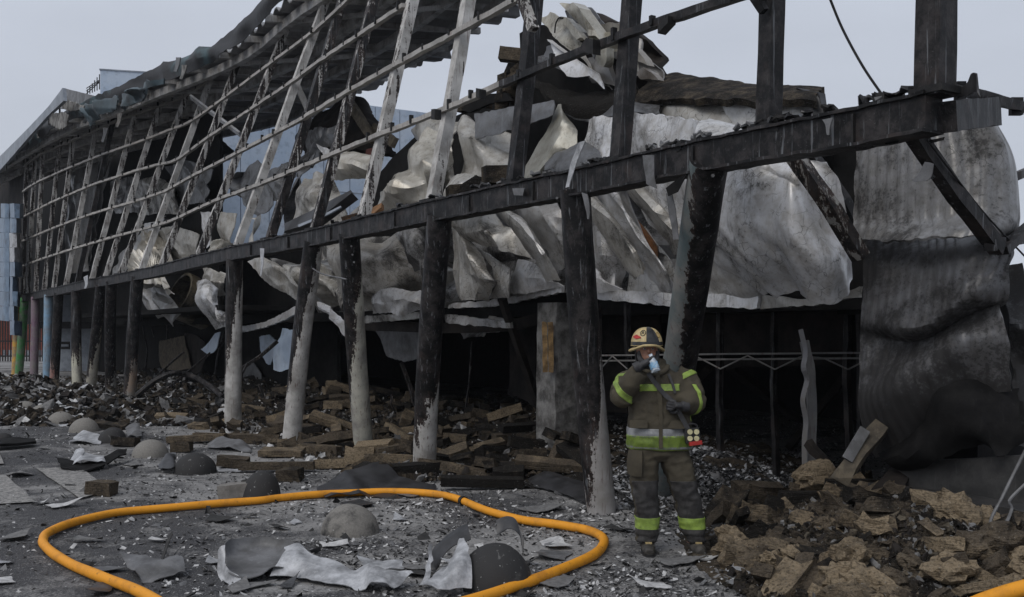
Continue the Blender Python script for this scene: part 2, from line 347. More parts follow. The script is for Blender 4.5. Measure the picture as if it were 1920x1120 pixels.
# ---------------------------------------------------------------- ground
def ground():
    xs = sorted(set(list(np.linspace(-14, 9, 116)) + [-128, -90, -60, -40, -25, -18, 14, 30, 60, 90, 128]))
    ys = sorted(set(list(np.linspace(2.5, 24, 108)) + [-28, -10, 30, 40, 60, 90, 118]))
    vs = []
    for y in ys:
        for x in xs:
            p = Vector((x, y, 0)); a = 1 if (-14 <= x <= 9 and 2.5 <= y <= 24) else 0
            vs.append(Vector((x, y, a * (0.012 * nz(p, 0.9) + 0.006 * nz(p, 4)))))
    n = len(xs); fs = [(j * n + i, j * n + i + 1, (j + 1) * n + i + 1, (j + 1) * n + i) for j in range(len(ys) - 1) for i in range(n - 1)]
    return obj('ground', vs, fs, M_GROUND, kind='structure', smooth=180, origin=(0, 0, 0), label='dark asphalt yard strewn with ash')
ground()
M_PAINT = NT('worn_road_paint', 0.8); _p = M_PAINT.pos(rand=False)
M_PAINT.col(M_PAINT.mix(M_PAINT.ramp(M_PAINT.noise(_p, 26, 5, 0.75), 0.4, 0.6), (0.30, 0.29, 0.275), (0.10, 0.10, 0.10))); M_PAINT = M_PAINT.m
for poly in ([(-60, 893), (10, 893), (66, 944), (-60, 952)], [(66, 880), (150, 878), (205, 922), (150, 938)], [(-40, 838), (-5, 838), (5, 872), (-40, 876)]):
    c = [G(*q) + Vector((0, 0, 0.018)) for q in poly]
    vs = [c[0].lerp(c[1], i / 12).lerp(c[3].lerp(c[2], i / 12), j / 6) for j in range(7) for i in range(13)]
    vs = [v + Vector((nz(v, 5), nz(v, 5, 3), 0)) * 0.03 for v in vs]
    obj('road_marking', vs, [(j * 13 + i, j * 13 + i + 1, (j + 1) * 13 + i + 1, (j + 1) * 13 + i) for j in range(6) for i in range(12)], M_PAINT, kind='structure')

# ---------------------------------------------------------------- the burnt building: frame, columns, roof, floors
BLD = thing('burnt_building', 'long fire-gutted building with a bare steel facade frame on round pillars', 'building', FC(18, 3))
WHITE = (0.54, 0.53, 0.51)
def steel(o, keep=0.4, low=-5.0, side=0.0, col=WHITE):
    o['keep'] = keep; o['low'] = low; o['side'] = side; o['paint_col'] = col; return o
BEAMY = [(1752, 212), (1600, 244), (1440, 272), (1250, 309), (1160, 329), (1060, 350), (962, 368), (808, 399), (677, 428), (590, 447), (502, 464), (440, 476), (368, 492), (300, 509), (262, 516), (222, 524), (170, 533), (122, 544), (82, 552), (40, 561)]
def beamy(px):
    for i in range(len(BEAMY) - 1):
        (a, ya), (b, yb) = BEAMY[i], BEAMY[i + 1]
        if b <= px <= a or (i == 0 and px > a) or (i == len(BEAMY) - 2 and px < b): return ya + (yb - ya) * (px - a) / (b - a)
bp = [Q(px, beamy(px)) for px in range(1752, 39, -8)]
steel(obj('main_beam', *bar(bp, 0.18, 0.22, N, jit=0.012, step=0.12, f=9), M_STEEL, BLD), 0.3, col=(0.2, 0.2, 0.21))
# flanges give the beam its lip
steel(obj('beam_flange', *bar([p + Vector((0, 0, 0.118)) - N * 0.01 for p in bp], 0.22, 0.022, N, jit=0.014, step=0.1, f=11), M_STEEL, BLD), 0.28, col=(0.3, 0.3, 0.31))
steel(obj('beam_flange', *bar([p - Vector((0, 0, 0.118)) - N * 0.01 for p in bp], 0.22, 0.022, N, jit=0.01, step=0.1, f=11), M_STEEL, BLD), 0.12)
POSTS = [(1752, (1755, 0), 0.1), (1440, (1449, 0), 0.12), (1160, (1185, 0), 0.14), (962, (1000, 0), 0.16), (808, (877, 0), 0.74), (677, (772, 0), 0.66),
         (587, (702, 0), 0.45), (502, (642, 0), 0.4), (440, (612, 0), 0.72), (368, (557, 0), 0.5), (300, (452, 100), 0.6), (262, (412, 100), 0.75), (222, (367, 130), 0.62),
         (195, (315, 150), 0.66), (170, (257, 200), 0.66), (143, (207, 250), 0.35), (122, (185, 220), 0.68), (100, (142, 225), 0.62), (82, (115, 245), 0.5), (67, (82, 250), 0.5), (52, (67, 265), 0.5), (42, (50, 300), 0.45)]
PL = []
for i, (xb, (x1, y1), keep) in enumerate(POSTS):
    yb = beamy(xb); b = Q(xb, yb); k = (x1 - CX) / F
    L = (k * b.y - b.x) / (N.x - N.y * k); d = b.y + N.y * L
    t = P(x1, y1, d); dirv = t - b
    top = b + dirv * ((8.45 - b.z) / dirv.z)
    PL.append((b, dirv, xb, yb, x1, y1))
    st = b + dirv.normalized() * 0.1
    bow = [st, st.lerp(top, 0.33) + U * random.uniform(-0.04, 0.04), st.lerp(top, 0.66) + U * random.uniform(-0.05, 0.05), top]
    w = 0.135 if i else 0.18
    steel(obj('frame_post', *bar(bow, w, 0.14 if i else 0.18, U, jit=0.006, step=0.3, f=8), M_STEEL, BLD), keep * .84 if keep > .5 else keep, col=WHITE if keep > 0.3 else (0.2, 0.2, 0.21))
    pl = obj('post_foot', *box(b + Vector((0, 0, 0.135)), 0.24, 0.2, 0.045, U), M_IRON, BLD)
RAILS = [[(20, 335), (32, 325), (77, 292), (140, 265), (225, 227), (312, 197), (357, 180), (420, 137), (475, 100), (530, 62), (597, 0), (640, -45)],
         [(15, 385), (27, 375), (70, 345), (125, 320), (195, 292), (287, 260), (375, 225), (480, 147), (600, 60), (667, 0), (730, -60)],
         [(20, 422), (40, 412), (105, 379), (180, 347), (265, 320), (352, 297), (390, 265), (480, 206), (530, 175), (640, 95), (695, 62), (730, 37), (790, 0), (880, -60)],
         [(20, 464), (42, 455), (92, 434), (135, 417), (200, 395), (255, 380), (312, 362), (362, 335), (480, 275), (572, 227), (662, 175), (705, 150), (740, 132), (815, 90), (855, 72), (930, 27), (990, 0), (1090, -60)],
         [(20, 510), (40, 502), (87, 485), (147, 466), (220, 445), (295, 425), (357, 405), (400, 382), (475, 355), (540, 330), (610, 300), (668, 278), (730, 252), (817, 220), (902, 185), (960, 160), (1000, 142), (1110, 100), (1185, 70), (1285, 30), (1395, 0), (1470, -26)]]
def on_post(pl, rail):
    b, dv, xb, yb, x1, y1 = pl
    for i in range(len(rail) - 1):
        (ax, ay), (bx, by) = rail[i], rail[i + 1]
        # solve a + s(b-a) = post(xb,yb) + t*(dx,dy)
        dx, dy = x1 - xb, y1 - yb; ex, ey = bx - ax, by - ay; det = dx * (-ey) + ex * dy
        if abs(det) < 1e-6: continue
        t = ((ax - xb) * (-ey) + ex * (ay - yb)) / det; s = (dx * (ay - yb) - dy * (ax - xb)) / det
        if -1e-6 <= s <= 1 + 1e-6 and t > 0:
            # image share t -> true share along the leaning post
            tx, ty = xb + dx * t, yb + dy * t; k = (HY - ty) / F
            tt = (k * b.y - (b.z - CH)) / (dv.z - k * dv.y)
            return b + dv * tt
    return None
for ri, rail in enumerate(RAILS):
    pts = [q for q in (on_post(pl, rail) for pl in PL) if q is not None]
    pts = [p - N * 0.1 for p in pts]
    if ri in (3, 4): pts = [pts[0] + (pts[0] - pts[1]) * 1.2] + pts
    pts = crom(pts, max(8, int(plen(pts) / 0.3)))
    cut = int(6.4 / .3) if ri == 4 else 1
    steel(obj('facade_rail', *bar(pts[cut - 1:], 0.06, 0.075, Vector((0, 0, 1)), jit=0.012, step=0.16, f=5), M_STEEL, BLD), 0.66, low=-5, col=(.4, .385, .36))
    if cut > 1: steel(obj('facade_rail', *bar(pts[:cut], 0.07, 0.075, Vector((0, 0, 1)), jit=0.01, step=0.16, f=5), M_STEEL, BLD, 'blackened near length of the lowest rail'), 0.2)
    mb = MB()
    for q in resample(pts, int(plen(pts) / 0.8)):
        mb.add(box(q + Vector((0, 0, 0.03)) - N * 0.03 + U * random.uniform(-0.2, 0.2), 0.035, 0.05, random.uniform(0.07, 0.12), U))
    mb.obj('rail_clip', M_IRON, BLD, kind='stuff')
# darker scale on the near end of the low rails is real soot: the two near ends are separate lengths
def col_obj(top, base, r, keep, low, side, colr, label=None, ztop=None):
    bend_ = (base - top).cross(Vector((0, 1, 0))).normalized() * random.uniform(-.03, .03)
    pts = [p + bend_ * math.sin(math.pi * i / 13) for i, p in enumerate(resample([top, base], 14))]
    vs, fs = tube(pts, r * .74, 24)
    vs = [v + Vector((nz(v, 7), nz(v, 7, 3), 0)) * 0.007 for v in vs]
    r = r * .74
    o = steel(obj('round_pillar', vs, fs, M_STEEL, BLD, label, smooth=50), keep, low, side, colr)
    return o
COLS = [((1078, 355), (1128, 960), .2, .3, .5, .8, (.38, .37, .37), None), ((1330, 302), (1236, 935), .215, .16, 1.25, -2.3, (0.095, 0.125, 0.13), 'leaning pillar whose blue-green flank is partly painted side light behind the firefighter'),  # leaning pillar: blue-green on one flank is partly side light put into the paint
        ((825, 405), (795, 885), .2, .2, .72, .3, WHITE, None), ((655, 440), (683, 843), .2, .3, 1.35, 1.1, (0.52, 0.51, 0.44), 'pillar with a dull red and cream lower half'),
        ((588, 455), (546, 832), .2, .3, 1.55, 1.4, WHITE, None), ((440, 486), (437, 800), .21, .33, 1.35, .9, WHITE, None),
        ((258, 520), (243, 752), .21, .26, 0.25, .6, (0.3, 0.22, 0.16), None), ((209, 530), (208, 740), .2, .22, .2, .2, WHITE, None), ((190, 537), (169, 738), .2, .25, .7, .9, (0.42, 0.40, 0.33), None),
        ((143, 545), (145, 736), .2, .22, .95, .1, (0.50, 0.49, 0.40), None), ((110, 550), (101, 722), .2, .3, .2, -.3, (0.3, 0.14, 0.12), None), ((91, 553), (88, 716), .19, .95, 2.4, -.9, (0.22, 0.36, 0.50), 'pillar still showing sky blue paint'),
        ((66, 557), (63, 716), .19, .62, 2.2, -.6, (0.20, 0.13, 0.18), 'pillar with dull purple paint'), ((46, 560), (34, 716), .2, 1.4, 2.6, .0, (0.06, 0.30, 0.08), 'bright green painted pillar'), ((32, 570), (28, 716), .19, 1.6, 4, .0, (0.72, 0.40, 0.04), 'bright yellow painted pillar')]
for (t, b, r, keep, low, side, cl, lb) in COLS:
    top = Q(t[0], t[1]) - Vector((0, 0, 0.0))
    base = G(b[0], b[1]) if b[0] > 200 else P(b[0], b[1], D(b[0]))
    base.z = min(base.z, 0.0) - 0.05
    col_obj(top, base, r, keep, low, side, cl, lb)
for (px, y) in ((659, 462), (661, 478), (664, 492), (1336, 330), (1044, 372)):
    q = Q(px, y, -.15); obj('bolt_head', *tube([q, q + Vector((0, -.02, 0))], .014, 6), M_GREYS, BLD)
for xb in (1600, 1300, 1000, 880, 740, 620, 540, 470):
    q = Q(xb, beamy(xb), -.1); obj('beam_stiffener', *box(q, .018, .03, .215, U), M_IRON, BLD)
# corner of the frame: stub of the return beam, bracket, tie and brace
cn = Q(1752, 212)
steel(obj('return_beam', *bar([cn + Vector((0.05, 0.05, -0.02)), P(1848, 212, 7.3)], 0.2, 0.22, Vector((0, 0, 1)), jit=0.012, step=0.12, f=9), M_STEEL, BLD), 0.2, col=(0.2, 0.2, 0.21))
steel(obj('tie_rail', *bar([P(1775, 165, 6.5), P(1830, 176, 7.0), P(1925, 204, 7.6)], 0.07, 0.07, N, jit=0.012, step=0.1), M_STEEL, BLD), 0.15)
obj('bracket', *box(P(1800, 185, 6.7), 0.06, 0.06, 0.22), M_IRON, BLD)
obj('bracket', *box(P(1905, 200, 7.5), 0.09, 0.05, 0.13), M_IRON, BLD)
sheet('torn_plate', [[(1782, 168, .15), (1812, 160, .15), (1824, 138, .12), (1833, 138, .1)], [(1784, 182, .15), (1815, 180, .15), (1832, 172, .1), (1838, 184, .1)]], mat=M_DFOIL, parent=BLD, amp=.03, thick=.012, nu=10, nv=5)
steel(obj('diagonal_brace', *bar([P(1708, 245, 6.6), P(1785, 356, 6.9), P(1872, 466, 7.3)], 0.1, 0.1, U, jit=0.01, step=0.2), M_STEEL, BLD), 0.15)
steel(obj('side_rail', *bar([P(1856, 460, 7.2), P(1960, 438, 8.5)], 0.08, 0.08, Vector((0, 0, 1)), jit=0.01), M_STEEL, BLD), 0.15)
steel(obj('side_rail', *bar([P(1895, 335, 8.5), P(1980, 300, 9)], 0.07, 0.05, Vector((0, 0, 1))), M_STEEL, BLD), 0.2, col=(0.1, 0.13, 0.18))
steel(obj('diagonal_brace', *bar([P(1880, 470, 7.3), P(1990, 372, 8.3)], 0.08, 0.06, U, jit=0.008), M_STEEL, BLD), 0.15)
steel(obj('knee_brace', *bar([P(1405, -20, 7.5), P(1433, 22, 7.45)], 0.06, 0.06, N), M_STEEL, BLD), 0.15)
steel(obj('knee_brace', *bar([P(965, -40, 10.4), P(1000, 55, 10.1)], 0.1, 0.08, N), M_STEEL, BLD), 0.5)
for (x, y, sx, sz) in ((1655, 189, .09, .08), (1145, 303, .06, .07), (1034, 329, .06, .06), (1280, 275, .06, .08), (1378, 256, .04, .05), (1458, 240, .08, .06), (1250, 48, .14, .06), (1112, 88, .12, .14), (902, 176, .08, .1), (818, 215, .09, .12)):
    p = Q(x, y, -.05); obj('bolted_lug', *box(p, sx, .09, sz, (U + Vector((0, 0, random.uniform(-.5, .5)))).normalized()), M_IRON, BLD)
# melted scraps hanging from the beam
for rows, off, m in (([[(1205, 292), (1228, 292)], [(1210, 325), (1226, 322)], [(1213, 345), (1232, 354)]], -.16, M_GREYS), ([[(1092, 362), (1102, 364)], [(1098, 385), (1106, 384)], [(1103, 411), (1106, 411)]], -.14, M_GREYS),
        ([[(1086, 268), (1098, 264)], [(1072, 305), (1082, 303)], [(1062, 352), (1068, 351)]], -.2, M_FOIL), ([[(1250, 352), (1290, 325)], [(1254, 368), (1270, 362)]], -.1, M_CHAR), ([[(1250, 362), (1262, 365)], [(1256, 400), (1268, 396)], [(1264, 450), (1274, 450)]], -.05, M_GREYS),
        ([[(488, 466), (496, 466)], [(490, 495), (494, 495)], [(488, 518), (491, 516)]], -.16, M_FOIL), ([[(1540, 224), (1562, 220)], [(1548, 236), (1558, 236)], [(1552, 254), (1556, 254)]], -.15, M_GREYS), ([[(157, 520), (165, 516)], [(160, 533), (165, 532)], [(158, 541), (162, 541)]], -.2, M_FOIL),
        ([[(960, 353), (985, 352)], [(964, 366), (980, 368)]], -.14, M_GREYS), ([[(1735, 305), (1752, 308)], [(1722, 330), (1745, 335)], [(1712, 338), (1718, 342)]], .05, M_GREYS), ([[(1740, 262), (1770, 258)], [(1742, 268), (1768, 264)]], .02, M_CHAR), ([[(1625, 268), (1640, 265)], [(1628, 276), (1638, 276)]], .02, M_CHAR), ([[(1655, 258), (1690, 252)], [(1660, 270), (1682, 268)]], .02, M_CHAR)):
    sheet('hanging_scrap', rows, off=off, mat=m, parent=BLD, amp=.02, rag=.012, thick=.008, nu=6, nv=9)
# bubbled paint crusts on top of the beam
for k in range(46):
    px = random.choice([random.uniform(500, 1740), random.uniform(900, 1700)]); p = Q(px, beamy(px), -.05) + Vector((0, 0, .15))
    w = random.uniform(.04, .13); a = [p + U * (w * (i / 4 - .5)) + Vector((0, 0, random.uniform(0, .05))) + N * random.uniform(-.06, .06) for i in range(5)]
    obj('paint_crust', *bar(a, .05, .018, N, jit=.02, step=.03, f=20), random.choice([M_GREYS, M_IRON, M_DFOIL]), BLD, kind='stuff')

# roof over the far half: deck, ribs, purlins, drooping fascia
OUT = [ZH(x, y, 8.5) for x, y in ((-60, 335), (0, 296), (95, 228), (150, 205), (270, 152), (340, 126), (430, 80), (510, 6), (600, -55), (700, -140))]
INN = [ZH(x, y, 8.8) for x, y in ((100, 330), (200, 290), (300, 262), (400, 250), (480, 240), (590, 214), (690, 164), (890, 64), (985, -10), (1080, -90))]
def deck_pt(u, v): return DO[u].lerp(DI[u], v)
NU_ = 230
DO = crom(OUT, NU_); DI = crom(INN, NU_)
vs = []; nv_ = 16
for j in range(nv_):
    for i in range(NU_):
        p = deck_pt(i, .05 + .95 * j / (nv_ - 1)); q = p + Vector((0, 0, 0.065 * (1 if (i // 2) % 2 else -1) + 0.16 * nz(p, 0.45) + .05 * nz(p, 1.7)))
        if j == nv_ - 1: q += (DI[i] - DO[i]).normalized() * (nz(p, 1.4) * 0.7)
        vs.append(q)
M_ = len(vs); vs += [v + Vector((0, 0, .03)) for v in vs]
fs = []
for j in range(nv_ - 1):
    for i in range(NU_ - 1):
        a = j * NU_ + i; fs += [(a, a + NU_, a + NU_ + 1, a + 1), (M_ + a, M_ + a + 1, M_ + a + NU_ + 1, M_ + a + NU_)]
ring = list(range(NU_)) + [j * NU_ + NU_ - 1 for j in range(1, nv_)] + [(nv_ - 1) * NU_ + i for i in range(NU_ - 2, -1, -1)] + [j * NU_ for j in range(nv_ - 2, 0, -1)]
fs += [(ring[k], ring[(k + 1) % len(ring)], ring[(k + 1) % len(ring)] + M_, ring[k] + M_) for k in range(len(ring))]
obj('roof_deck', vs, fs, M_DECK, BLD)
for v in (0.1, 0.36, 0.62, 0.86):
    pts = [deck_pt(i, v) - Vector((0, 0, .22)) for i in range(0, NU_, 8)]
    steel(obj('roof_beam', *bar(pts, .14, .2, N, jit=.01, step=.5), M_STEEL, BLD), .9, col=(.6, .6, .6))
for i in range(6, NU_ - 2, 11):
    a, b = deck_pt(i, .02) - Vector((0, 0, .1)), deck_pt(min(NU_ - 1, i + 4), .97) - Vector((0, 0, .1))
    steel(obj('purlin', *bar([a, b], .12, .14, U, jit=.012, step=.5), M_STEEL, BLD), .85, col=(.58, .58, .58))
for i in range(14, NU_ - 20, 26):
    a, b = deck_pt(i, .1) - Vector((0, 0, .25)), deck_pt(i + 14, .62) - Vector((0, 0, .3))
    steel(obj('wind_brace', *bar([a, b], .09, .09, U, jit=.01, step=.5), M_STEEL, BLD), .95, col=(.6, .6, .6))
steel(obj('loose_strut', *bar([P(555, 155, 22), P(577, 205, 22)], .16, .08, U), M_STEEL, BLD), .9, col=(.3, .3, .3))
steel(obj('loose_strut', *bar([P(358, 182, 26), P(450, 252, 25)], .14, .06, U), M_STEEL, BLD), .9, col=(.5, .52, .55))
# drooping charred fascia, patches of teal paint left on it
fa = [[(0, 296), (60, 252), (95, 226), (150, 203), (210, 178), (270, 150), (340, 124), (430, 79), (510, 4), (600, -58)], [(0, 312), (60, 276), (95, 246), (150, 224), (210, 205), (262, 178), (300, 172), (345, 150), (440, 100), (515, 24), (600, -40)]]
FA = [crom([ZH(x, y, 8.5) + Vector((0, 0, .2)) for x, y in fa[0]], 120)]
def drop(px):
    f0, f1 = fa
    g_ = lambda f, x: next((f[k][1] + (f[k + 1][1] - f[k][1]) * (x - f[k][0]) / (f[k + 1][0] - f[k][0]) for k in range(len(f) - 1) if f[k][0] <= x <= f[k + 1][0]), f[0][1] if x < 0 else f[-1][1])
    return max(5, (g_(f1, px) - g_(f0, px)) * .85)
lowq = []
for a in FA[0]:
    px, py = CX + F * a.x / a.y, HY - F * (a.z - CH) / a.y
    lowq.append(P(px, py + 9 + drop(px) + 4 * nz(a, .8) + 3 * nz(a, 2.3), a.y - .05))
FA.append([a.lerp(b, .45) - N * (.05 + .12 * nz(a, .5)) for a, b in zip(FA[0], lowq)]); FA.append([b - N * (.02 + .25 * nz(b, .8)) for b in lowq])
M_FASC = NT('charred_teal_fascia', .6); _p = M_FASC.pos()
_c = M_FASC.mix(M_FASC.ramp(M_FASC.noise(_p, .35, 5, .6), .52, .62), (.022, .022, .024), (.075, .125, .14)); M_FASC.col(_c); M_FASC.bump(M_FASC.noise(_p, 9, 4), .5, .02); M_FASC = M_FASC.m
obj('roof_fascia', *grid(FA, 120, 8, amp=.05, f=.9, ridge=.6, rag=.05, thick=.02, folds=14), M_FASC, BLD, smooth=24)
M_TEAL = m_plain('scorched_teal_skin', (.06, .09, .105), .5, c2=(.03, .042, .048), scale=1.2, stain=.7)
for rows in ([[(146, 210), (180, 193), (215, 178)], [(150, 222), (182, 207), (216, 193)], [(148, 238), (180, 222), (212, 205)]], [[(216, 178), (248, 163), (286, 146)], [(218, 194), (246, 180), (282, 160)], [(214, 206), (238, 196), (258, 178)]]):
    sheet('torn_roof_skin', rows, off=-.25, mat=M_TEAL, parent=BLD, amp=.14, folds=6, rag=.08, thick=.03, nu=30, nv=12)
for k in range(6): obj('panel_seam', *bar([P(12 + k * 20, 298 - k * 23, 37.5 - k * 1.4), P(12 + k * 20, 322 - k * 22, 37.5 - k * 1.4)], .05, .05, U, step=.3), M_IRON, BLD)
# smooth grey parapet cladding surviving at the far end, and its torn corner
sheet('parapet_panel', [[(-40, 325), (0, 299), (60, 240), (98, 200), (124, 166)], [(-40, 350), (0, 326), (60, 258), (96, 218), (126, 190)]], off=-.5, mat=M_GREYC, parent=BLD, amp=.01, ridge=0, smooth=False, thick=.1)
sheet('parapet_panel', [[(122, 166), (150, 173), (185, 182)], [(120, 196), (150, 210), (182, 190)]], off=.6, mat=M_GREYS, parent=BLD, amp=.12, thick=.05)
sheet('torn_parapet_lining', [[(96, 214), (118, 212), (131, 216)], [(94, 232), (112, 242), (128, 238)]], off=-.5, mat=M_PLAST, parent=BLD, amp=.12, rag=.06, thick=.04)
sheet('torn_parapet_lining', [[(122, 186), (140, 192), (160, 200)], [(118, 204), (136, 208), (158, 206)]], off=-.2, mat=M_PLAST, parent=BLD, amp=.1, rag=.06, thick=.04)
for (x, y) in ((118, 240), (165, 205), (206, 188), (47, 300), (225, 212), (345, 122), (270, 168), (335, 108), (198, 240)):
    sheet('hanging_scrap', [[(x - 4, y), (x + 5, y)], [(x - 5, y + 14), (x + 2, y + 13)], [(x - 8, y + 26), (x - 3, y + 27)]], off=.2, mat=random.choice([M_GREYS, M_PLAST]), parent=BLD, amp=.08, thick=.02, nu=5, nv=6)
# blue tile cladding curling off the far corner: each tile its own piece
for r in range(9):
    y0, y1 = 382 + r * 27.5, 382 + (r + 1) * 27.5 - 1.2
    xr = [42, 38, 36, 40, 40, 34, 36, 32, 40][r]
    for cidx, (xa, xb) in enumerate(((0 if r else 4, 19), (20, xr))):
        if r == 8 and cidx == 0: continue
        m = M_FOIL if r in (2, 3) and cidx == 1 else M_BLUET
        sheet('cladding_tile', [[(xa, y0, -.5), ((xa + xb) / 2, y0, -.55), (xb, y0 + 1, -.45 + .2 * cidx)], [(xa, y1, -.5), ((xa + xb) / 2, y1 + 1, -.55), (xb, y1 + 2, -.45 + .2 * cidx)]], mat=m, parent=BLD, amp=.03 + .03 * cidx, rag=.03 * cidx, thick=.04, nu=8, nv=6)
sheet('cladding_tile', [[(-20, 330), (20, 322), (48, 318)], [(-20, 470), (20, 460), (48, 450)], [(-20, 575), (20, 572), (48, 568)]], off=.5, mat=M_CHARB, parent=BLD, amp=.05, thick=.04)

# floors and back walls: soot-black shell that the openings look into
def slab(name, s0, s1, o0, o1, z0, z1, mat, **k):
    a = [FC(s0, o0), FC(s1, o0), FC(s1, o1), FC(s0, o1)]
    # the far stretch bends with the facade
    def bend(p):
        px = CX + F * p.x / p.y
        return p if px > 258 else Vector((p.x, p.y, 0)) * (1 - .16 * min(1.2, (258 - px) / 218))
    n = 16; vs = []; fs = []
    for i in range(n + 1):
        l = bend(a[0].lerp(a[1], i / n)); r = bend(a[3].lerp(a[2], i / n))
        vs += [l + Vector((0, 0, z0)), r + Vector((0, 0, z0)), r + Vector((0, 0, z1)), l + Vector((0, 0, z1))]
    for i in range(n):
        b = i * 4
        for j in range(4): fs.append((b + j, b + (j + 1) % 4, b + 4 + (j + 1) % 4, b + 4 + j))
    fs += [(3, 2, 1, 0), (4 * n, 4 * n + 1, 4 * n + 2, 4 * n + 3)]
    return obj(name, vs, fs, mat, BLD, **k)
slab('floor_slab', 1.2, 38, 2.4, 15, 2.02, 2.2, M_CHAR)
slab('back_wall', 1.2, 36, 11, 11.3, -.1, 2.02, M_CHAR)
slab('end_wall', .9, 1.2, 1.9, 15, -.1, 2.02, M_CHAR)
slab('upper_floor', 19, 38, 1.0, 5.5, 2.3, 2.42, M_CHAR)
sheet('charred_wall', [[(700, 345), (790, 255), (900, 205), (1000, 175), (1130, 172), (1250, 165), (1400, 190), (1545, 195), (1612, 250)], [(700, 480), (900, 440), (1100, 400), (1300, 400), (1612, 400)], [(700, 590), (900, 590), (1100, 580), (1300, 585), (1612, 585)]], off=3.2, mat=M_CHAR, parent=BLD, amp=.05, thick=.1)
def wall(name, top, off, z0, mat, **k):
    t = [Q(x, y, off) for x, y in top]; return obj(name, *grid([t, [Vector((p.x, p.y, (p.z + z0) / 2)) for p in t], [Vector((p.x, p.y, z0)) for p in t]], 40, 8, amp=.04, thick=.1, smooth=False), mat, BLD, **k)
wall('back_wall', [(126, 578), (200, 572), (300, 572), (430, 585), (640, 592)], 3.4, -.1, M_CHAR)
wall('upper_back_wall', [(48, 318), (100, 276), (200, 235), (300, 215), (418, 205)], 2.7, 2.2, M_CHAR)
for (px, yb, w, m, off) in ((608, 760, .42, M_PLAST, 3.0), (1046, 828, .46, M_PLAST, None)):
    b = G(px, yb) if off else P(px, yb, 13.7); b.z = -.05
    vs, fs = bar([b, b + Vector((0, 0, 1.2)), b + Vector((0.02, 0, 2.25))], w, w * .9, U, jit=.02, step=.15, f=6)
    obj('square_pillar', vs, fs, m, BLD)
steel(obj('diagonal_strut', *bar([Q(1484, 286, .9), Q(1555, 385, 1.0), Q(1614, 482, 1.3)], .13, .1, U, jit=.01, step=.15), M_STEEL, BLD), .45, col=(.2, .2, .19))
steel(obj('diagonal_strut', *bar([Q(1520, 290, 1.5), Q(1580, 375, 1.6), Q(1616, 440, 1.8)], .1, .1, U, jit=.01, step=.15), M_STEEL, BLD), .2, col=(.2, .2, .19))
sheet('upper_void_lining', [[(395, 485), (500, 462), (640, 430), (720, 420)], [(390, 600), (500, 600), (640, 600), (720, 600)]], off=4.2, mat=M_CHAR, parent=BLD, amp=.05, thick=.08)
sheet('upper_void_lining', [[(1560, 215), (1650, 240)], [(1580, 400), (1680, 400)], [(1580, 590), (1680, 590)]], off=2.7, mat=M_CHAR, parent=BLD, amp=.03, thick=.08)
M_WARM = m_plain('warm_scorched_lining', (.34, .22, .10), .95, c2=(.13, .085, .045), scale=7, bump=.6, stain=.5)
# tan lining bared on the pillar
b = P(1046, 828, 13.7)
for x0, x1 in ((1018, 1027), (1029, 1038)):
    obj('bared_lining', *bar([P(x0 + 3, 604, b.y - .33), P((x0 + x1) / 2, 698, b.y - .34)], (x1 - x0) * b.y / F, .06, Vector((1, 0, 0)), jit=.015, step=.08, f=14), M_WARM, BLD)
# glazing frame of the dark bay behind the firefighter
DM = 11.6
for (x, y0, y1, w) in ((1121, 572, 900, .06), (1176, 570, 690, .05), (1351, 572, 900, .06), (1453, 572, 905, .05), (1590, 570, 880, .06), (1612, 570, 860, .05)):
    dd = DM - (x - 1350) * .004
    steel(obj('glazing_mullion', *bar([P(x, y0, dd), P(x + random.uniform(-3, 3), (y0 + y1) / 2, dd), P(x + random.uniform(2, 9), y1 + 60, dd)], w, .07, U, jit=.012, step=.12, f=9), M_STEEL, BLD), .22, col=(.25, .25, .25))
for y in (664, 674):
    steel(obj('glazing_rail', *bar([P(1118, y + 3, DM + .9), P(1350, y, DM - .06), P(1616, y - 2, DM - 1.1)], .02, .02, Vector((0, 0, 1)), jit=.003), M_STEEL, BLD), .7, col=(.12, .12, .12))
zz = [(1128, 690), (1148, 668), (1176, 692), (1304, 668), (1351, 692), (1402, 667), (1453, 693), (1500, 670), (1505, 668), (1545, 672), (1590, 693), (1616, 680)]
for a, b_ in zip(zz[:-1], zz[1:]):
    if a[0] in (1176,): continue
    steel(obj('lattice_rod', *tube([P(*a, DM - .12 - (a[0] - 1350) * .004), P(*b_, DM - .12 - (b_[0] - 1350) * .004)], .009, 6), M_STEEL, BLD), .7, col=(.12, .12, .12))
for k, (x0, x1) in enumerate(((1124, 1174), (1179, 1240), (1300, 1349), (1355, 1451), (1457, 1588))):
    sheet('charred_spandrel', [[(x0, 572), (x1, 572)], [(x0, 662), (x1, 662)]], off=3.35, mat=M_CHARB, parent=BLD, amp=.02, thick=.03, nu=10, nv=10)
sheet('charred_spandrel', [[(1124, 680), (1174, 680)], [(1124, 772), (1180, 775)]], off=3.4, mat=M_CHARB, parent=BLD, amp=.02, thick=.03, nu=10, nv=10)
sheet('charred_spandrel', [[(1355, 676), (1588, 668)], [(1360, 690), (1588, 684)]], off=3.5, mat=M_CHARB, parent=BLD, amp=.03, thick=.03, nu=16, nv=5)
steel(obj('bent_strip', *bar(crom([P(1501, 618, 9.9), P(1510, 660, 9.9), P(1506, 690, 9.85), P(1513, 712, 9.9), P(1505, 750, 9.85), P(1511, 790, 9.9), P(1508, 830, 9.9), P(1509, 915, 9.9)], 40), .045, .02, Vector((1, 0, 0)), step=.03), M_STEEL, BLD), 1.0, col=(.26, .26, .27))
steel(obj('door_jamb', *bar([P(1508, 640, 10), P(1519, 690, 10), P(1522, 760, 10), P(1521, 912, 10)], .085, .06, Vector((1, 0, 0)), jit=.008, step=.08), M_STEEL, BLD), .7, col=(.13, .135, .145))
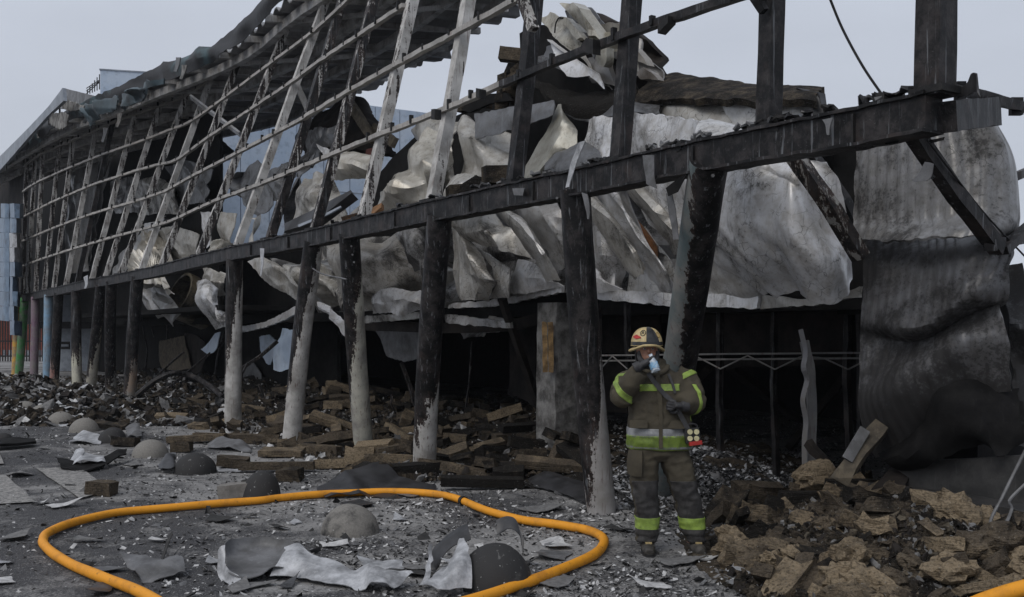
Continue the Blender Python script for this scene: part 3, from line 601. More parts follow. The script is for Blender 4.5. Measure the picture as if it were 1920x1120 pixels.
for a, b_, w in (((1370, 690), (1500, 790), .18), ((1590, 700), (1480, 840), .1), ((1330, 690), (1260, 760), .1), ((940, 560), (1010, 760), .12)):
    obj('fallen_rafter', *bar([P(*a, 14), P(*b_, 15)], w, .08, U, jit=.02, step=.2), M_CHARB, BLD)
# plinth and step at the near end
MSTEP = M_plinth = M_PLAST
vs, fs = bar([P(1655, 925, 8.6), P(1780, 947, 8.0), P(1960, 985, 7.2)], .35, .2, N, jit=.015, step=.15); obj('concrete_step', vs, fs, M_CONCB, BLD)
sheet('plinth_wall', [[(1700, 860), (1800, 860), (1960, 850)], [(1690, 935), (1800, 950), (1960, 985)]], off=1.75, mat=M_CONCB, parent=BLD, amp=.015, thick=.12)
obj('fallen_flashing', *bar([P(1622, 805, 8.3), P(1588, 862, 8.2)], .09, .02, Vector((1, 0, 0)), step=.1), M_GREYS, BLD)
obj('fallen_rafter', *bar([P(1650, 800, 8.4), P(1580, 890, 8.2), P(1572, 905, 8.2)], .13, .1, Vector((1, 0, .3)), jit=.02, step=.08), M_TAN, BLD)
obj('fallen_rafter', *bar([P(1720, 850, 8.6), P(1655, 930, 8.3)], .2, .05, Vector((1, 0, .3)), jit=.02, step=.08), M_CHARB, BLD)
obj('fallen_rafter', *bar([P(1515, 830, 9.6), P(1560, 885, 9.4)], .07, .07, U, jit=.02, step=.08), M_CHARB, BLD)
# blackened frames and rails inside the far bays
for (a, b_, d0, w) in (((485, 720), (522, 830), 22, .05), ((600, 755), (528, 850), 21, .05), ((420, 640), (300, 740), 27, .06), ((455, 690), (520, 640), 22, .07), ((885, 640), (870, 790), 18, .03), ((752, 680), (778, 760), 17, .06), ((300, 700), (345, 660), 27, .05), ((552, 700), (552, 800), 20, .03), ((465, 680), (430, 760), 21, .04), ((735, 740), (742, 775), 18, .03)):
    steel(obj('burnt_rod', *bar([P(*a, d0), P((a[0] + b_[0]) / 2 + random.uniform(-6, 6), (a[1] + b_[1]) / 2, d0), P(*b_, d0)], w, w, U, jit=.01, step=.15), M_STEEL, BLD), .4, col=(.2, .2, .2))
steel(obj('bent_pipe', *tube([P(256, 742, 24.5), P(290, 715, 24.6), P(325, 700, 24.8), P(360, 706, 25), P(395, 725, 24.5), P(418, 745, 24)], .07, 8, sm=30), M_STEEL, BLD), .25)
for k in range(26):
    x = random.uniform(140, 420); b = Q(x, 700, random.uniform(2.5, 7)); b.z = 0
    steel(obj('burnt_rod', *bar([b, b + Vector((random.uniform(-.2, .2), 0, 1.1)), b + Vector((random.uniform(-.5, .5), random.uniform(-.3, .3), random.uniform(1.8, 2.4)))], random.uniform(.04, .12), .06, U, jit=.03, step=.3), M_STEEL, BLD), .35, col=(.2, .2, .22))
# ---------------------------------------------------------------- crumpled wall sheets hanging behind the frame (each could be lifted away)
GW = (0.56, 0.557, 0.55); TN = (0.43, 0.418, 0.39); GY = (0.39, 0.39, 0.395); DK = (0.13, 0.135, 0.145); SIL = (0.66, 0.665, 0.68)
PN = 'crumpled sheets behind the frame'
def pan(label, rows, off=1.6, tint=GW, soot=.42, crack=.5, amp=.05, name='crumpled_panel', cat='wall sheet', **k):
    a = dict(tint=tint, soot=soot, crack=crack); k.setdefault('smooth', False); k.setdefault('folds', 9); k.setdefault('rag', .025); k.setdefault('sharp', 24 if not k['smooth'] else 40)
    return sheet(name, rows, off=off, mat=M_PANEL, label=label, cat=cat, group=PN, attrs=a, amp=amp, **k)
# near bays
pan('broad silvery sheet bulging over the beam and sweeping down behind the leaning pillar', [[(1178, 210, 1.7), (1240, 216, 1.5), (1316, 228, 1.3), (1400, 252, 1.2), (1470, 290, 1.2), (1552, 304, 1.4)],
    [(1170, 290, 1.8), (1250, 300, 1.5), (1330, 312, 1.2), (1410, 320, 1.0), (1490, 330, 1.05), (1568, 350, 1.5)], [(1172, 350, 1.9), (1256, 400, 1.6), (1345, 410, 1.2), (1430, 420, 1.0), (1510, 420, 1.1), (1592, 420, 1.6)],
    [(1272, 458, 1.9), (1330, 470, 1.6), (1400, 480, 1.25), (1470, 490, 1.1), (1540, 490, 1.2), (1613, 470, 1.7)], [(1400, 505, 2.0), (1440, 525, 1.8), (1475, 545, 1.5), (1515, 555, 1.4), (1560, 556, 1.5), (1613, 528, 1.8)]], tint=SIL, soot=.40, crack=.55, amp=.045, nu=100, nv=80, rib=26, ribamp=.004, smooth=True, pleat=3.5, pleatamp=.06)
pan('rounded sheet lobe tucked under the broad silvery sheet', [[(1275, 440, 2.1), (1346, 412, 1.9), (1360, 425, 1.7)], [(1290, 490, 2.1), (1370, 470, 1.75), (1410, 478, 1.7)], [(1300, 555, 2.1), (1380, 540, 1.8), (1446, 524, 1.8)], [(1310, 568, 2.1), (1390, 566, 1.9), (1440, 545, 1.9)]], tint=GW, soot=.5, amp=.03, smooth=True)
pan('cone shaped fold lapping over the beam near the leaning pillar', [[(1294, 268, .35), (1310, 236, .7), (1330, 226, 1.0)], [(1330, 275, .22), (1360, 250, .6), (1370, 238, .9)], [(1385, 262, .18), (1400, 256, .4), (1410, 252, .6)]], tint=GW, soot=.33, amp=.02, smooth=True)
pan('cracked pale fascia sheet under the charred roof edge', [[(1205, 200, 2.6), (1280, 190, 2.55), (1354, 194, 2.5)], [(1225, 228, 2.5), (1300, 226, 2.4), (1372, 230, 2.4)], [(1230, 290, 2.4), (1310, 290, 2.3), (1390, 280, 2.3)]], tint=TN, soot=.34, crack=.66, amp=.03)
pan('flat pale fascia sheet beyond a dark seam under the roof edge', [[(1356, 194, 2.5), (1450, 190, 2.5), (1530, 192, 2.5)], [(1374, 240, 2.4), (1450, 240, 2.4), (1536, 232, 2.4)], [(1384, 280, 2.4), (1450, 290, 2.4), (1545, 290, 2.4)]], tint=GW, soot=.34, crack=.55, amp=.02)
obj_roof = sheet('charred_roof_edge', [[(1225, 158, 3.2), (1262, 150, 3.2), (1350, 160, 3.1), (1440, 172, 3.0), (1546, 176, 2.9)], [(1200, 178, 2.6), (1270, 172, 2.6), (1350, 178, 2.6), (1440, 186, 2.5), (1535, 190, 2.5)], [(1185, 205, 2.4), (1260, 196, 2.35), (1350, 196, 2.3), (1440, 200, 2.3), (1532, 202, 2.3)]], mat=M_RUB, parent=BLD, amp=.07, f=2.4, rag=.05, thick=.08, attrs=dict(tone=.2), nu=64, nv=14)
sheet('roof_edge_end', [[(1500, 174, 2.6), (1547, 176, 2.5)], [(1530, 192, 2.45), (1553, 218, 2.45)], [(1534, 250, 2.4), (1562, 270, 2.4)]], mat=M_DFOIL, parent=BLD, smooth=False, amp=.005, thick=.08)
sheet('charred_roof_edge', [[(985, 150, 2.7), (1040, 176, 2.6), (1100, 186, 2.6), (1150, 178, 2.7), (1200, 170, 2.7)], [(1010, 165, 2.35), (1050, 190, 2.3), (1110, 205, 2.3), (1150, 200, 2.3), (1195, 198, 2.4)], [(1030, 185, 2.3), (1060, 205, 2.3), (1110, 222, 2.3), (1160, 218, 2.3), (1190, 205, 2.3)]], mat=M_RUB, parent=BLD, amp=.08, f=2.8, rag=.06, thick=.1, attrs=dict(tone=.22), nu=48, nv=12)
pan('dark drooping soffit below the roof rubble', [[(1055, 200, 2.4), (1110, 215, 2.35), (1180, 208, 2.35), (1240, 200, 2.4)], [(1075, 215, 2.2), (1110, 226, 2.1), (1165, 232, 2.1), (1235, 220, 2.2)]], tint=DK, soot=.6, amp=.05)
# diagonal pleats between the two near pillars
pan('silver grey pleat falling from the beam to the ledge beside the near pillar', [[(1105, 225, 2.0), (1140, 218, 1.9), (1182, 226, 1.9)], [(1096, 300, 1.9), (1140, 300, 1.7), (1180, 300, 1.8)], [(1090, 360, 1.9), (1146, 352, 1.5), (1168, 348, 1.9)], [(1148, 450, 1.9), (1186, 420, 1.6), (1215, 440, 2.0)], [(1212, 520, 2.0), (1250, 510, 1.8), (1262, 525, 2.0)], [(1225, 556, 2.1), (1258, 552, 2.0), (1275, 550, 2.1)]], tint=SIL, soot=.36, amp=.04, rib=5, ribamp=.008)
pan('long folded strip with a dark lower lip crossing behind the near pillar', [[(1084, 372, 1.5), (1100, 366, 1.4), (1118, 372, 1.5)], [(1130, 430, 1.55), (1152, 420, 1.35), (1165, 428, 1.6)], [(1168, 480, 1.6), (1188, 470, 1.35), (1198, 478, 1.6)], [(1190, 522, 1.7), (1206, 514, 1.45), (1208, 500, 1.6)]], tint=TN, soot=.42, amp=.02)
pan('ribbed strip slanting above an orange board behind the leaning pillar', [[(1166, 346, 1.7), (1180, 344, 1.5), (1200, 350, 1.7)], [(1215, 400, 1.75), (1232, 392, 1.5), (1248, 400, 1.7)], [(1262, 455, 1.8), (1275, 440, 1.55), (1288, 448, 1.8)], [(1268, 478, 1.9), (1282, 466, 1.7), (1292, 470, 1.9)]], tint=TN, soot=.47, amp=.015)
pan('soot streaked sheet low beside the near pillar', [[(1085, 395, 1.95), (1120, 420, 1.9), (1150, 450, 1.95)], [(1090, 470, 1.95), (1135, 480, 1.8), (1175, 490, 1.95)], [(1098, 530, 2.0), (1150, 540, 1.85), (1168, 540, 2.0)]], tint=GY, soot=.52, amp=.04)
pan('pale wedge standing on the ledge behind the near pillar', [[(1100, 505, 1.8), (1120, 500, 1.8)], [(1108, 525, 1.75), (1140, 520, 1.75)], [(1103, 546, 1.8), (1168, 543, 1.8)]], tint=SIL, soot=.34, amp=.03)
pan('pale torn sheet under the folded strips above the ledge', [[(1188, 420, 2.15), (1215, 425, 2.1), (1240, 470, 2.1)], [(1200, 480, 2.15), (1235, 490, 2.1), (1265, 510, 2.1)], [(1188, 545, 2.15), (1230, 552, 2.1), (1275, 552, 2.15)]], tint=GW, soot=.36, crack=.6, amp=.03)
sheet('orange_board', [[(1186, 418), (1196, 412)], [(1205, 445), (1230, 458)], [(1222, 490), (1234, 490)]], off=2.0, mat=m_plain('burnt_orange_board', (.2, .085, .03), .8, c2=(.07, .035, .02)), label='burnt orange brown board wedged between pale pleats', cat='board', amp=.01, thick=.04)
# bay behind the near pillar and left of it
pan('smooth grey green teardrop sheet standing up between two posts', [[(1046, 196, 2.0), (1052, 194, 2.0), (1057, 210, 2.0)], [(1034, 232, 1.9), (1056, 228, 1.8), (1084, 250, 1.9)], [(1005, 278, 1.8), (1040, 280, 1.65), (1078, 282, 1.8)], [(982, 330, 1.7), (1010, 330, 1.55), (1024, 316, 1.7)], [(968, 360, 1.7), (995, 362, 1.6), (1024, 352, 1.7)]], tint=(.30, .295, .26), soot=.34, crack=.3, amp=.02)
pan('dark flat panel hung under the roof rubble between two posts', [[(892, 215, 1.8), (960, 204, 1.8), (1042, 192, 1.9)], [(894, 238, 1.75), (965, 226, 1.75), (1043, 206, 1.85)], [(898, 264, 1.75), (965, 244, 1.75), (1042, 218, 1.85)]], tint=(.15, .155, .165), soot=.4, crack=.2, amp=.015, smooth=False)
pan('folded dark blue grey sheet above the beam', [[(1028, 305, 1.7), (1070, 285, 1.7), (1098, 266, 1.7)], [(1024, 322, 1.5), (1075, 312, 1.5), (1120, 280, 1.7)], [(1024, 345, 1.5), (1080, 340, 1.45), (1145, 318, 1.6)]], tint=DK, soot=.45, amp=.03)
pan('large dented grey sheet between two posts above the beam', [[(846, 224, 1.9), (870, 216, 1.9), (895, 222, 2.0), (960, 250, 2.2)], [(856, 258, 1.7), (878, 255, 1.5), (910, 270, 1.8), (975, 285, 2.0)], [(842, 300, 1.7), (880, 300, 1.6), (920, 305, 1.7), (972, 310, 1.8)], [(830, 350, 1.7), (880, 345, 1.6), (920, 345, 1.6), (968, 345, 1.7)], [(830, 385, 1.7), (880, 380, 1.6), (920, 372, 1.6), (968, 365, 1.7)]], tint=TN, soot=.45, crack=.45, amp=.09, f=1.2)
pan('white rounded bulge resting on the beam beside broken bricks', [[(842, 332, 1.2), (866, 326, 1.1), (891, 332, 1.2)], [(830, 358, 1.0), (862, 350, .75), (897, 352, 1.0)], [(826, 386, 1.0), (860, 384, .8), (899, 378, 1.0)]], tint=(.56, .55, .53), soot=.28, crack=.6, amp=.02, smooth=True)
pan('bulging cream sheet buckled like a pillow above the beam', [[(740, 300, 1.8), (762, 250, 1.7), (800, 240, 1.6), (840, 250, 1.6)], [(718, 325, 1.5), (752, 310, 1.1), (790, 300, 1.05), (830, 310, 1.3)], [(709, 360, 1.4), (745, 355, .95), (790, 350, 1.0), (822, 360, 1.2)], [(726, 388, 1.5), (756, 390, 1.15), (795, 386, 1.15), (815, 385, 1.3)], [(738, 405, 1.5), (768, 408, 1.4), (800, 400, 1.4), (818, 395, 1.5)]], tint=(.5, .48, .43), soot=.33, crack=.42, amp=.1, f=1.5, ridge=.8)
pan('cream sheet with a sharp ridge behind the bulging pillow sheet', [[(765, 245, 2.2), (815, 225, 2.2), (850, 230, 2.2)], [(770, 290, 2.1), (815, 275, 1.9), (850, 300, 2.1)], [(800, 340, 2.0), (830, 340, 1.9), (850, 360, 2.0)]], tint=TN, soot=.42, amp=.08)
pan('box shaped cream sheet balanced between two mottled posts', [[(630, 300, 1.3), (665, 292, 1.2), (702, 295, 1.3)], [(628, 315, 1.1), (666, 308, 1.0), (702, 318, 1.15)], [(631, 334, 1.2), (668, 328, 1.15), (702, 335, 1.3)]], tint=(.52, .5, .45), soot=.3, crack=.4, amp=.03, thick=.1)
pan('rounded grey sheet leaning behind the mottled black post', [[(573, 338, 1.8), (595, 325, 1.7), (622, 330, 1.8)], [(552, 375, 1.6), (590, 365, 1.4), (640, 372, 1.7)], [(544, 410, 1.5), (580, 405, 1.35), (650, 400, 1.7)], [(545, 446, 1.5), (585, 440, 1.45), (650, 432, 1.7)]], tint=TN, soot=.47, crack=.35, amp=.05)
sheet('charred_plank', [[(545, 428, .5), (600, 402, .45), (668, 370, .55)], [(546, 443, .35), (605, 424, .3), (672, 374, .45)]], mat=M_DFOIL, label='black plank panel lying on the beam between two posts', cat='plank', amp=.01, thick=.14, smooth=False)
sheet('edge_strip', [[(560, 423, .22), (610, 402, .2), (640, 388, .3)], [(562, 427, .2), (612, 406, .18), (642, 390, .28)]], mat=M_GREYC, label='shiny pale metal strip along the black plank on the beam', cat='metal strip', amp=.004, thick=.02)
sheet('tan_board', [[(643, 413, .6), (690, 400, .7), (720, 386, .8)], [(646, 421, .5), (695, 411, .6), (720, 394, .7)]], mat=m_plain('orange_tan_board', (.24, .125, .055), .85, c2=(.1, .06, .035)), label='orange tan board poking out over the beam between posts', cat='board', amp=.01, thick=.06)
pan('pale shard sticking up beside the orange tan board', [[(660, 402, .9), (680, 384, .9)], [(690, 412, .8), (700, 396, .8)]], tint=TN, amp=.01)
# leaning dark roof wreck in the middle
sheet('collapsed_roof_fragment', [[(606, 218, 4.5), (640, 190, 4.6), (672, 190, 4.7), (690, 212, 4.8)], [(560, 262, 4.2), (625, 245, 4.0), (680, 240, 4.2), (716, 248, 4.6)], [(590, 300, 4), (640, 285, 3.8), (690, 290, 4.1), (742, 292, 4.5)]], mat=M_CHARB, label='dark collapsed roof fragment tipped above the cream box sheet', cat='roof fragment', amp=.25, f=1.1, rag=.1, thick=.12)
sheet('rust_red_panel', [[(690, 282, 3.6), (712, 276, 3.6)], [(686, 296, 3.5), (716, 296, 3.5)]], mat=m_plain('rust_red', (.10, .03, .022), .8), label='small rust red panel showing under the dark roof fragment', cat='panel', amp=.02, thick=.04)
pan('white sliver flag of sheet above the cream box sheet', [[(592, 270, 2.5), (606, 276, 2.4), (618, 280, 2.4)], [(606, 290, 2.4), (614, 294, 2.4), (618, 298, 2.4)]], tint=SIL, soot=.25, amp=.02)
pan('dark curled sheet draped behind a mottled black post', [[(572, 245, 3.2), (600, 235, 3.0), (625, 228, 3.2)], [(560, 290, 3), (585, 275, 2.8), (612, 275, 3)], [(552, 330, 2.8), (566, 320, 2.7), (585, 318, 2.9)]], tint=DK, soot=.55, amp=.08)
for a, b_, lb in (((655, 192), (700, 262), 'upright'), ((700, 240), (740, 268), 'tilted')):
    obj('charred_timber', *bar([Q(*a, 3.8), Q(*b_, 3.6)], .22, .1, U, jit=.02, step=.2), M_TAN, label=f'scorched tan timber {lb} on the dark collapsed roof fragment', cat='timber')
# sheets below the beam
pan('curved brown grey sheet arching from the far dark pillar towards the ledge', [[(849, 412, 1.3), (890, 402, 1.3), (925, 398, 1.4)], [(862, 440, 1.4), (905, 432, 1.0), (960, 430, 1.3)], [(884, 452, 1.5), (930, 468, 1.1), (996, 482, 1.4)]], tint=TN, soot=.48, amp=.04)
pan('long pale strip curling past the curved brown grey sheet', [[(920, 394, 1.5), (940, 392, 1.4), (962, 402, 1.5)], [(968, 430, 1.5), (985, 426, 1.35), (1000, 440, 1.5)], [(1000, 480, 1.55), (1018, 474, 1.4), (1032, 486, 1.55)], [(1024, 530, 1.7), (1040, 524, 1.6), (1052, 526, 1.7)]], tint=GW, soot=.37, amp=.02)
pan('grey sheet with a raised seam running to the near pillar', [[(945, 388, 1.8), (985, 378, 1.7), (1040, 370, 1.8)], [(985, 425, 1.8), (1020, 405, 1.65), (1060, 410, 1.8)], [(1035, 470, 1.9), (1055, 455, 1.75), (1072, 460, 1.9)], [(1046, 510, 2), (1065, 500, 1.9), (1080, 505, 2)]], tint=GY, soot=.45, crack=.4, amp=.03)
pan('densely crackled pale sheet hanging beside the black pillar', [[(843, 420, 1.5), (862, 432, 1.4), (884, 460, 1.5)], [(840, 465, 1.5), (875, 475, 1.2), (908, 500, 1.4)], [(842, 508, 1.5), (880, 515, 1.25), (932, 530, 1.4)], [(862, 560, 1.6), (890, 562, 1.45), (914, 558, 1.6)]], tint=(.40, .39, .37), soot=.4, crack=.95, amp=.04)
pan('crackled pale flap with a straight edge above the ledge', [[(886, 458, 1.65), (915, 478, 1.6)], [(925, 500, 1.6), (955, 505, 1.55)], [(932, 535, 1.6), (958, 546, 1.6)], [(915, 562, 1.65), (958, 556, 1.65)]], tint=GW, soot=.36, crack=.85, amp=.02)
pan('soft white patch of sheet between ledge and pale strip', [[(978, 488, 1.9), (1005, 495, 1.85), (1030, 515, 1.9)], [(972, 520, 1.85), (1005, 522, 1.75), (1040, 530, 1.85)], [(968, 548, 1.9), (1010, 545, 1.85), (1052, 540, 1.9)]], tint=SIL, soot=.3, crack=.35, amp=.03)
pan('crackled rounded sheet bulging behind the cream and red pillar', [[(628, 455, 1.6), (665, 450, 1.4), (720, 440, 1.5), (764, 432, 1.7)], [(624, 485, 1.5), (670, 480, 1.0), (730, 475, 1.15), (775, 470, 1.6)], [(640, 515, 1.55), (680, 515, 1.1), (740, 510, 1.2), (790, 510, 1.6)], [(660, 550, 1.7), (700, 555, 1.4), (745, 555, 1.4), (792, 550, 1.7)], [(682, 578, 1.8), (715, 582, 1.65), (755, 580, 1.65), (790, 578, 1.8)]], tint=(.42, .405, .38), soot=.44, crack=.92, amp=.06, smooth=True)
pan('sooty sheet with a dark hollow beside the black pillar', [[(742, 440, 1.45), (775, 425, 1.3), (800, 420, 1.5)], [(762, 470, 1.35), (790, 455, 1.2), (805, 450, 1.5)], [(780, 510, 1.4), (800, 500, 1.3), (806, 495, 1.6)]], tint=GY, soot=.62, amp=.04)
pan('pale hump at the foot of the crackled rounded sheet', [[(700, 545, 1.3), (740, 540, 1.2), (790, 545, 1.3)], [(690, 570, 1.2), (740, 562, 1.05), (795, 568, 1.2)], [(690, 592, 1.3), (740, 588, 1.2), (795, 586, 1.3)]], tint=GY, soot=.45, crack=.6, amp=.06)
pan('crackled tan white panel leaning below the beam past the white footed pillar', [[(462, 490, .9), (478, 484, .9), (494, 482, .9)], [(485, 512, .8), (515, 500, .75), (535, 505, .8)], [(512, 538, .8), (545, 530, .8), (562, 540, .85)], [(556, 564, .9), (562, 556, .9), (566, 552, .9)]], tint=TN, soot=.34, crack=.8, amp=.02)
pan('grey rolled sheets jumbled behind two white footed pillars', [[(500, 480, 2.0), (560, 478, 2.0), (630, 470, 2.1)], [(520, 505, 1.8), (580, 520, 1.7), (640, 500, 1.9)], [(560, 545, 1.8), (610, 550, 1.7), (650, 545, 1.9)], [(570, 590, 2), (620, 585, 1.9), (660, 585, 2)]], tint=TN, soot=.52, amp=.16, f=1.4, ridge=.8)
pan('arched pale gutter dropping to the cream and red pillar', [[(592, 562, 1.2), (594, 572, 1.1)], [(618, 570, 1.2), (616, 582, 1.1)], [(640, 592, 1.25), (634, 602, 1.15)], [(656, 615, 1.3), (648, 622, 1.2)]], tint=SIL, soot=.38, amp=.02, thick=.06)
pan('jumble of tan sheets over the hollow drum', [[(372, 500, 1.5), (395, 503, 1.4), (420, 505, 1.5)], [(380, 525, 1.4), (400, 528, 1.2), (420, 530, 1.4)], [(402, 545, 1.5), (412, 552, 1.4), (419, 548, 1.5)]], tint=TN, soot=.4, amp=.06)
pan('silvery curled strip hanging beside the white footed pillar', [[(374, 530, 1.1), (384, 526, 1.0), (398, 548, 1.1)], [(376, 560, 1.05), (392, 558, .9), (414, 575, 1.1)], [(392, 590, 1.1), (408, 590, .95), (424, 600, 1.1)], [(402, 618, 1.2), (415, 616, 1.1), (426, 620, 1.2)]], tint=SIL, soot=.48, amp=.05)
pan('torn grey sheet drooping past the brown streaked pillar', [[(235, 525, 1.6), (268, 527, 1.5), (300, 535, 1.6)], [(250, 560, 1.5), (285, 560, 1.3), (330, 575, 1.4)], [(266, 585, 1.5), (298, 592, 1.3), (342, 586, 1.4)], [(300, 600, 1.5), (318, 614, 1.4), (330, 604, 1.5)]], tint=GY, soot=.42, crack=.35, amp=.07, rag=.05)
# hollow drum of curved panel
dr = [Q(342, 560, 2.0 + .1), ]
cdr = Q(343, 556, 2.2); ax_ = Vector((.75, .55, -.38)).normalized()
vs, fs = tube([cdr - ax_ * .15, cdr + ax_ * .9], 1.0, 28, flat=.72)
rim = [v for v in vs[:28]]; inn = [cdr - ax_ * .15 + (v - (cdr - ax_ * .15)) * .88 for v in rim]; back = [v + ax_ * .9 for v in inn]
vv = vs[:56] + inn + back; ff = [f for f in fs[:28]] + [(k, 56 + k, 56 + (k + 1) % 28, (k + 1) % 28) for k in range(28)] + [(56 + k, 84 + k, 84 + (k + 1) % 28, 56 + (k + 1) % 28) for k in range(28)] + [tuple(84 + k for k in range(28))]
o = obj('hollow_drum', vv, ff, M_PANEL, label='hollow brown ringed drum of curved panel under the beam', cat='drum', smooth=40); o['tint'] = (.2, .17, .12); o['soot'] = .55; o['crack'] = .2
for rows, tint, so, lb in (([[(378, 398), (404, 398)], [(382, 440), (396, 445)], [(366, 488), (384, 486)]], SIL, .25, 'white upright slab between dark posts above the beam'), ([[(417, 398), (436, 400)], [(418, 430), (435, 430)], [(419, 462), (433, 460)]], TN, .3, 'tan upright slab beside the blue backdrop above the beam'),
        ([[(402, 452), (418, 446), (437, 456)], [(398, 470), (412, 462), (436, 464)], [(404, 478), (416, 474), (430, 470)]], (.5, .48, .43), .25, 'cream folded piece like a pillow lying on the beam'),
        ([[(130, 290), (155, 285), (185, 300)], [(128, 390), (150, 390), (178, 390)], [(126, 515), (145, 512), (160, 508)]], GY, .36, 'tall pale grey sheet standing deep behind the far posts'), ([[(158, 340), (185, 330), (196, 300)], [(150, 420), (168, 420), (176, 400)], [(146, 500), (160, 498), (166, 480)]], GY, .34, 'narrow tall grey sheet standing behind the far posts'),
        ([[(222, 470), (255, 440), (280, 420)], [(206, 500), (232, 490), (262, 470)], [(200, 525), (214, 525), (225, 515)]], GY, .3, 'pale grey sheet tilting behind the middle posts'), ([[(268, 425), (295, 415), (310, 405)], [(250, 455), (268, 448), (285, 440)], [(236, 500), (248, 495), (258, 490)]], SIL, .28, 'silver grey sheet slanting between the middle posts'),
        ([[(200, 340), (235, 330), (260, 350)], [(205, 370), (240, 365), (265, 380)], [(210, 400), (245, 398), (262, 402)]], GY, .55, 'dull grey bundle sheet high behind the middle posts'), ([[(250, 345), (290, 330), (330, 350)], [(250, 375), (295, 365), (335, 375)], [(255, 405), (290, 400), (330, 402)]], TN, .55, 'crumpled tan sheet high behind the middle posts'),
        ([[(300, 312), (345, 300), (390, 318)], [(320, 350), (355, 345), (385, 352)], [(330, 385), (360, 380), (380, 380)]], DK, .45, 'dark sheet under the roof beside the blue backdrop'), ([[(445, 330), (475, 300), (505, 360)], [(420, 345), (470, 345), (508, 385)], [(470, 395), (485, 405), (500, 400)]], DK, .45, 'brown grey shard set against the blue backdrop'),
        ([[(280, 440), (330, 420), (372, 440)], [(285, 470), (330, 455), (370, 470)], [(290, 500), (330, 490), (365, 492)]], TN, .42, 'tan crumpled sheet low behind dark peeling posts'), ([[(470, 345), (540, 300), (545, 330)], [(485, 385), (520, 372), (540, 370)]], DK, .4, 'grey triangular shard between the tall posts'),
        ([[(476, 405), (482, 400), (492, 470)], [(470, 410), (474, 412), (484, 470)]], TN, .35, 'thin bent pale strip hanging before the blue backdrop'), ([[(560, 340), (568, 300), (580, 285)], [(545, 390), (552, 360), (562, 345)], [(528, 446), (536, 440), (540, 420)]], DK, .5, 'long dark curled strip beside the tall dark post')):
    pan(lb, rows, off=2.2, tint=tint, soot=so, amp=.06, crack=.3)
for x0, x1, y0, y1, tn, so, lb in ((62, 78, 330, 505, DK, .5, 'dark tall sheet behind the farthest posts'), (90, 112, 310, 520, GY, .5, 'smoky tall sheet second from the farthest posts'), (228, 262, 300, 380, DK, .45, 'dark grey sheet high under the drooping fascia'), (298, 340, 250, 318, GY, .55, 'smoky grey sheet under the roof beams behind the middle posts'), (340, 372, 330, 420, GY, .5, 'leaning smoky sheet beside the white upright slab'), (262, 300, 380, 425, DK, .4, 'dark folded sheet above the white crumpled lining'), (372, 420, 230, 300, DK, .5, 'dark hanging sheet at the edge of the blue backdrop')):
    pan(lb, [[(x0, y0), ((x0 + x1) / 2, y0 - 8), (x1, y0 + 6)], [(x0 - 4, (y0 + y1) / 2), ((x0 + x1) / 2 - 4, (y0 + y1) / 2 - 5), (x1 - 4, (y0 + y1) / 2)], [(x0 - 8, y1), ((x0 + x1) / 2 - 8, y1 + 6), (x1 - 10, y1 - 8)]], off=3.0, tint=tn, soot=so, amp=.12, crack=.3)
pan('heap of white crumpled lining spilling over the beam between far posts', [[(235, 500, 1.3), (262, 470, 1.6), (300, 478, 1.7), (318, 500, 1.6)], [(236, 512, .7), (265, 492, .7), (300, 494, .8), (325, 505, 1.0)], [(238, 520, .5), (268, 512, .4), (300, 506, .5), (328, 508, .7)]], tint=(.62, .60, .55), soot=.1, crack=.1, amp=.22, f=1.6, ridge=1.0, nu=60, nv=30)
pan('cream crumpled lining piled behind the far posts', [[(268, 440, 2.2), (290, 420, 2.4), (310, 440, 2.4)], [(250, 470, 1.8), (285, 455, 1.8), (318, 470, 2.0)], [(250, 490, 1.8), (285, 485, 1.6), (322, 490, 1.8)]], tint=(.45, .42, .36), soot=.25, amp=.2, f=1.4, ridge=.9)
pan('dim continuous sheet behind the slanting pleats above the ledge', [[(845, 420, 2.5), (960, 395, 2.4), (1100, 365, 2.4), (1290, 350, 2.5)], [(843, 490, 2.35), (960, 480, 2.25), (1100, 470, 2.25), (1290, 460, 2.4)], [(842, 566, 2.4), (960, 556, 2.3), (1100, 545, 2.3), (1290, 548, 2.4)]], tint=GY, soot=.56, crack=.6, amp=.12, folds=16)
pan('dim continuous sheet behind the crackled bulge and tilted white pillar', [[(560, 470, 2.6), (700, 440, 2.5), (845, 415, 2.5)], [(560, 530, 2.4), (700, 515, 2.3), (845, 500, 2.3)], [(575, 600, 2.4), (700, 592, 2.3), (845, 580, 2.3)]], tint=TN, soot=.58, crack=.6, amp=.12, folds=14)
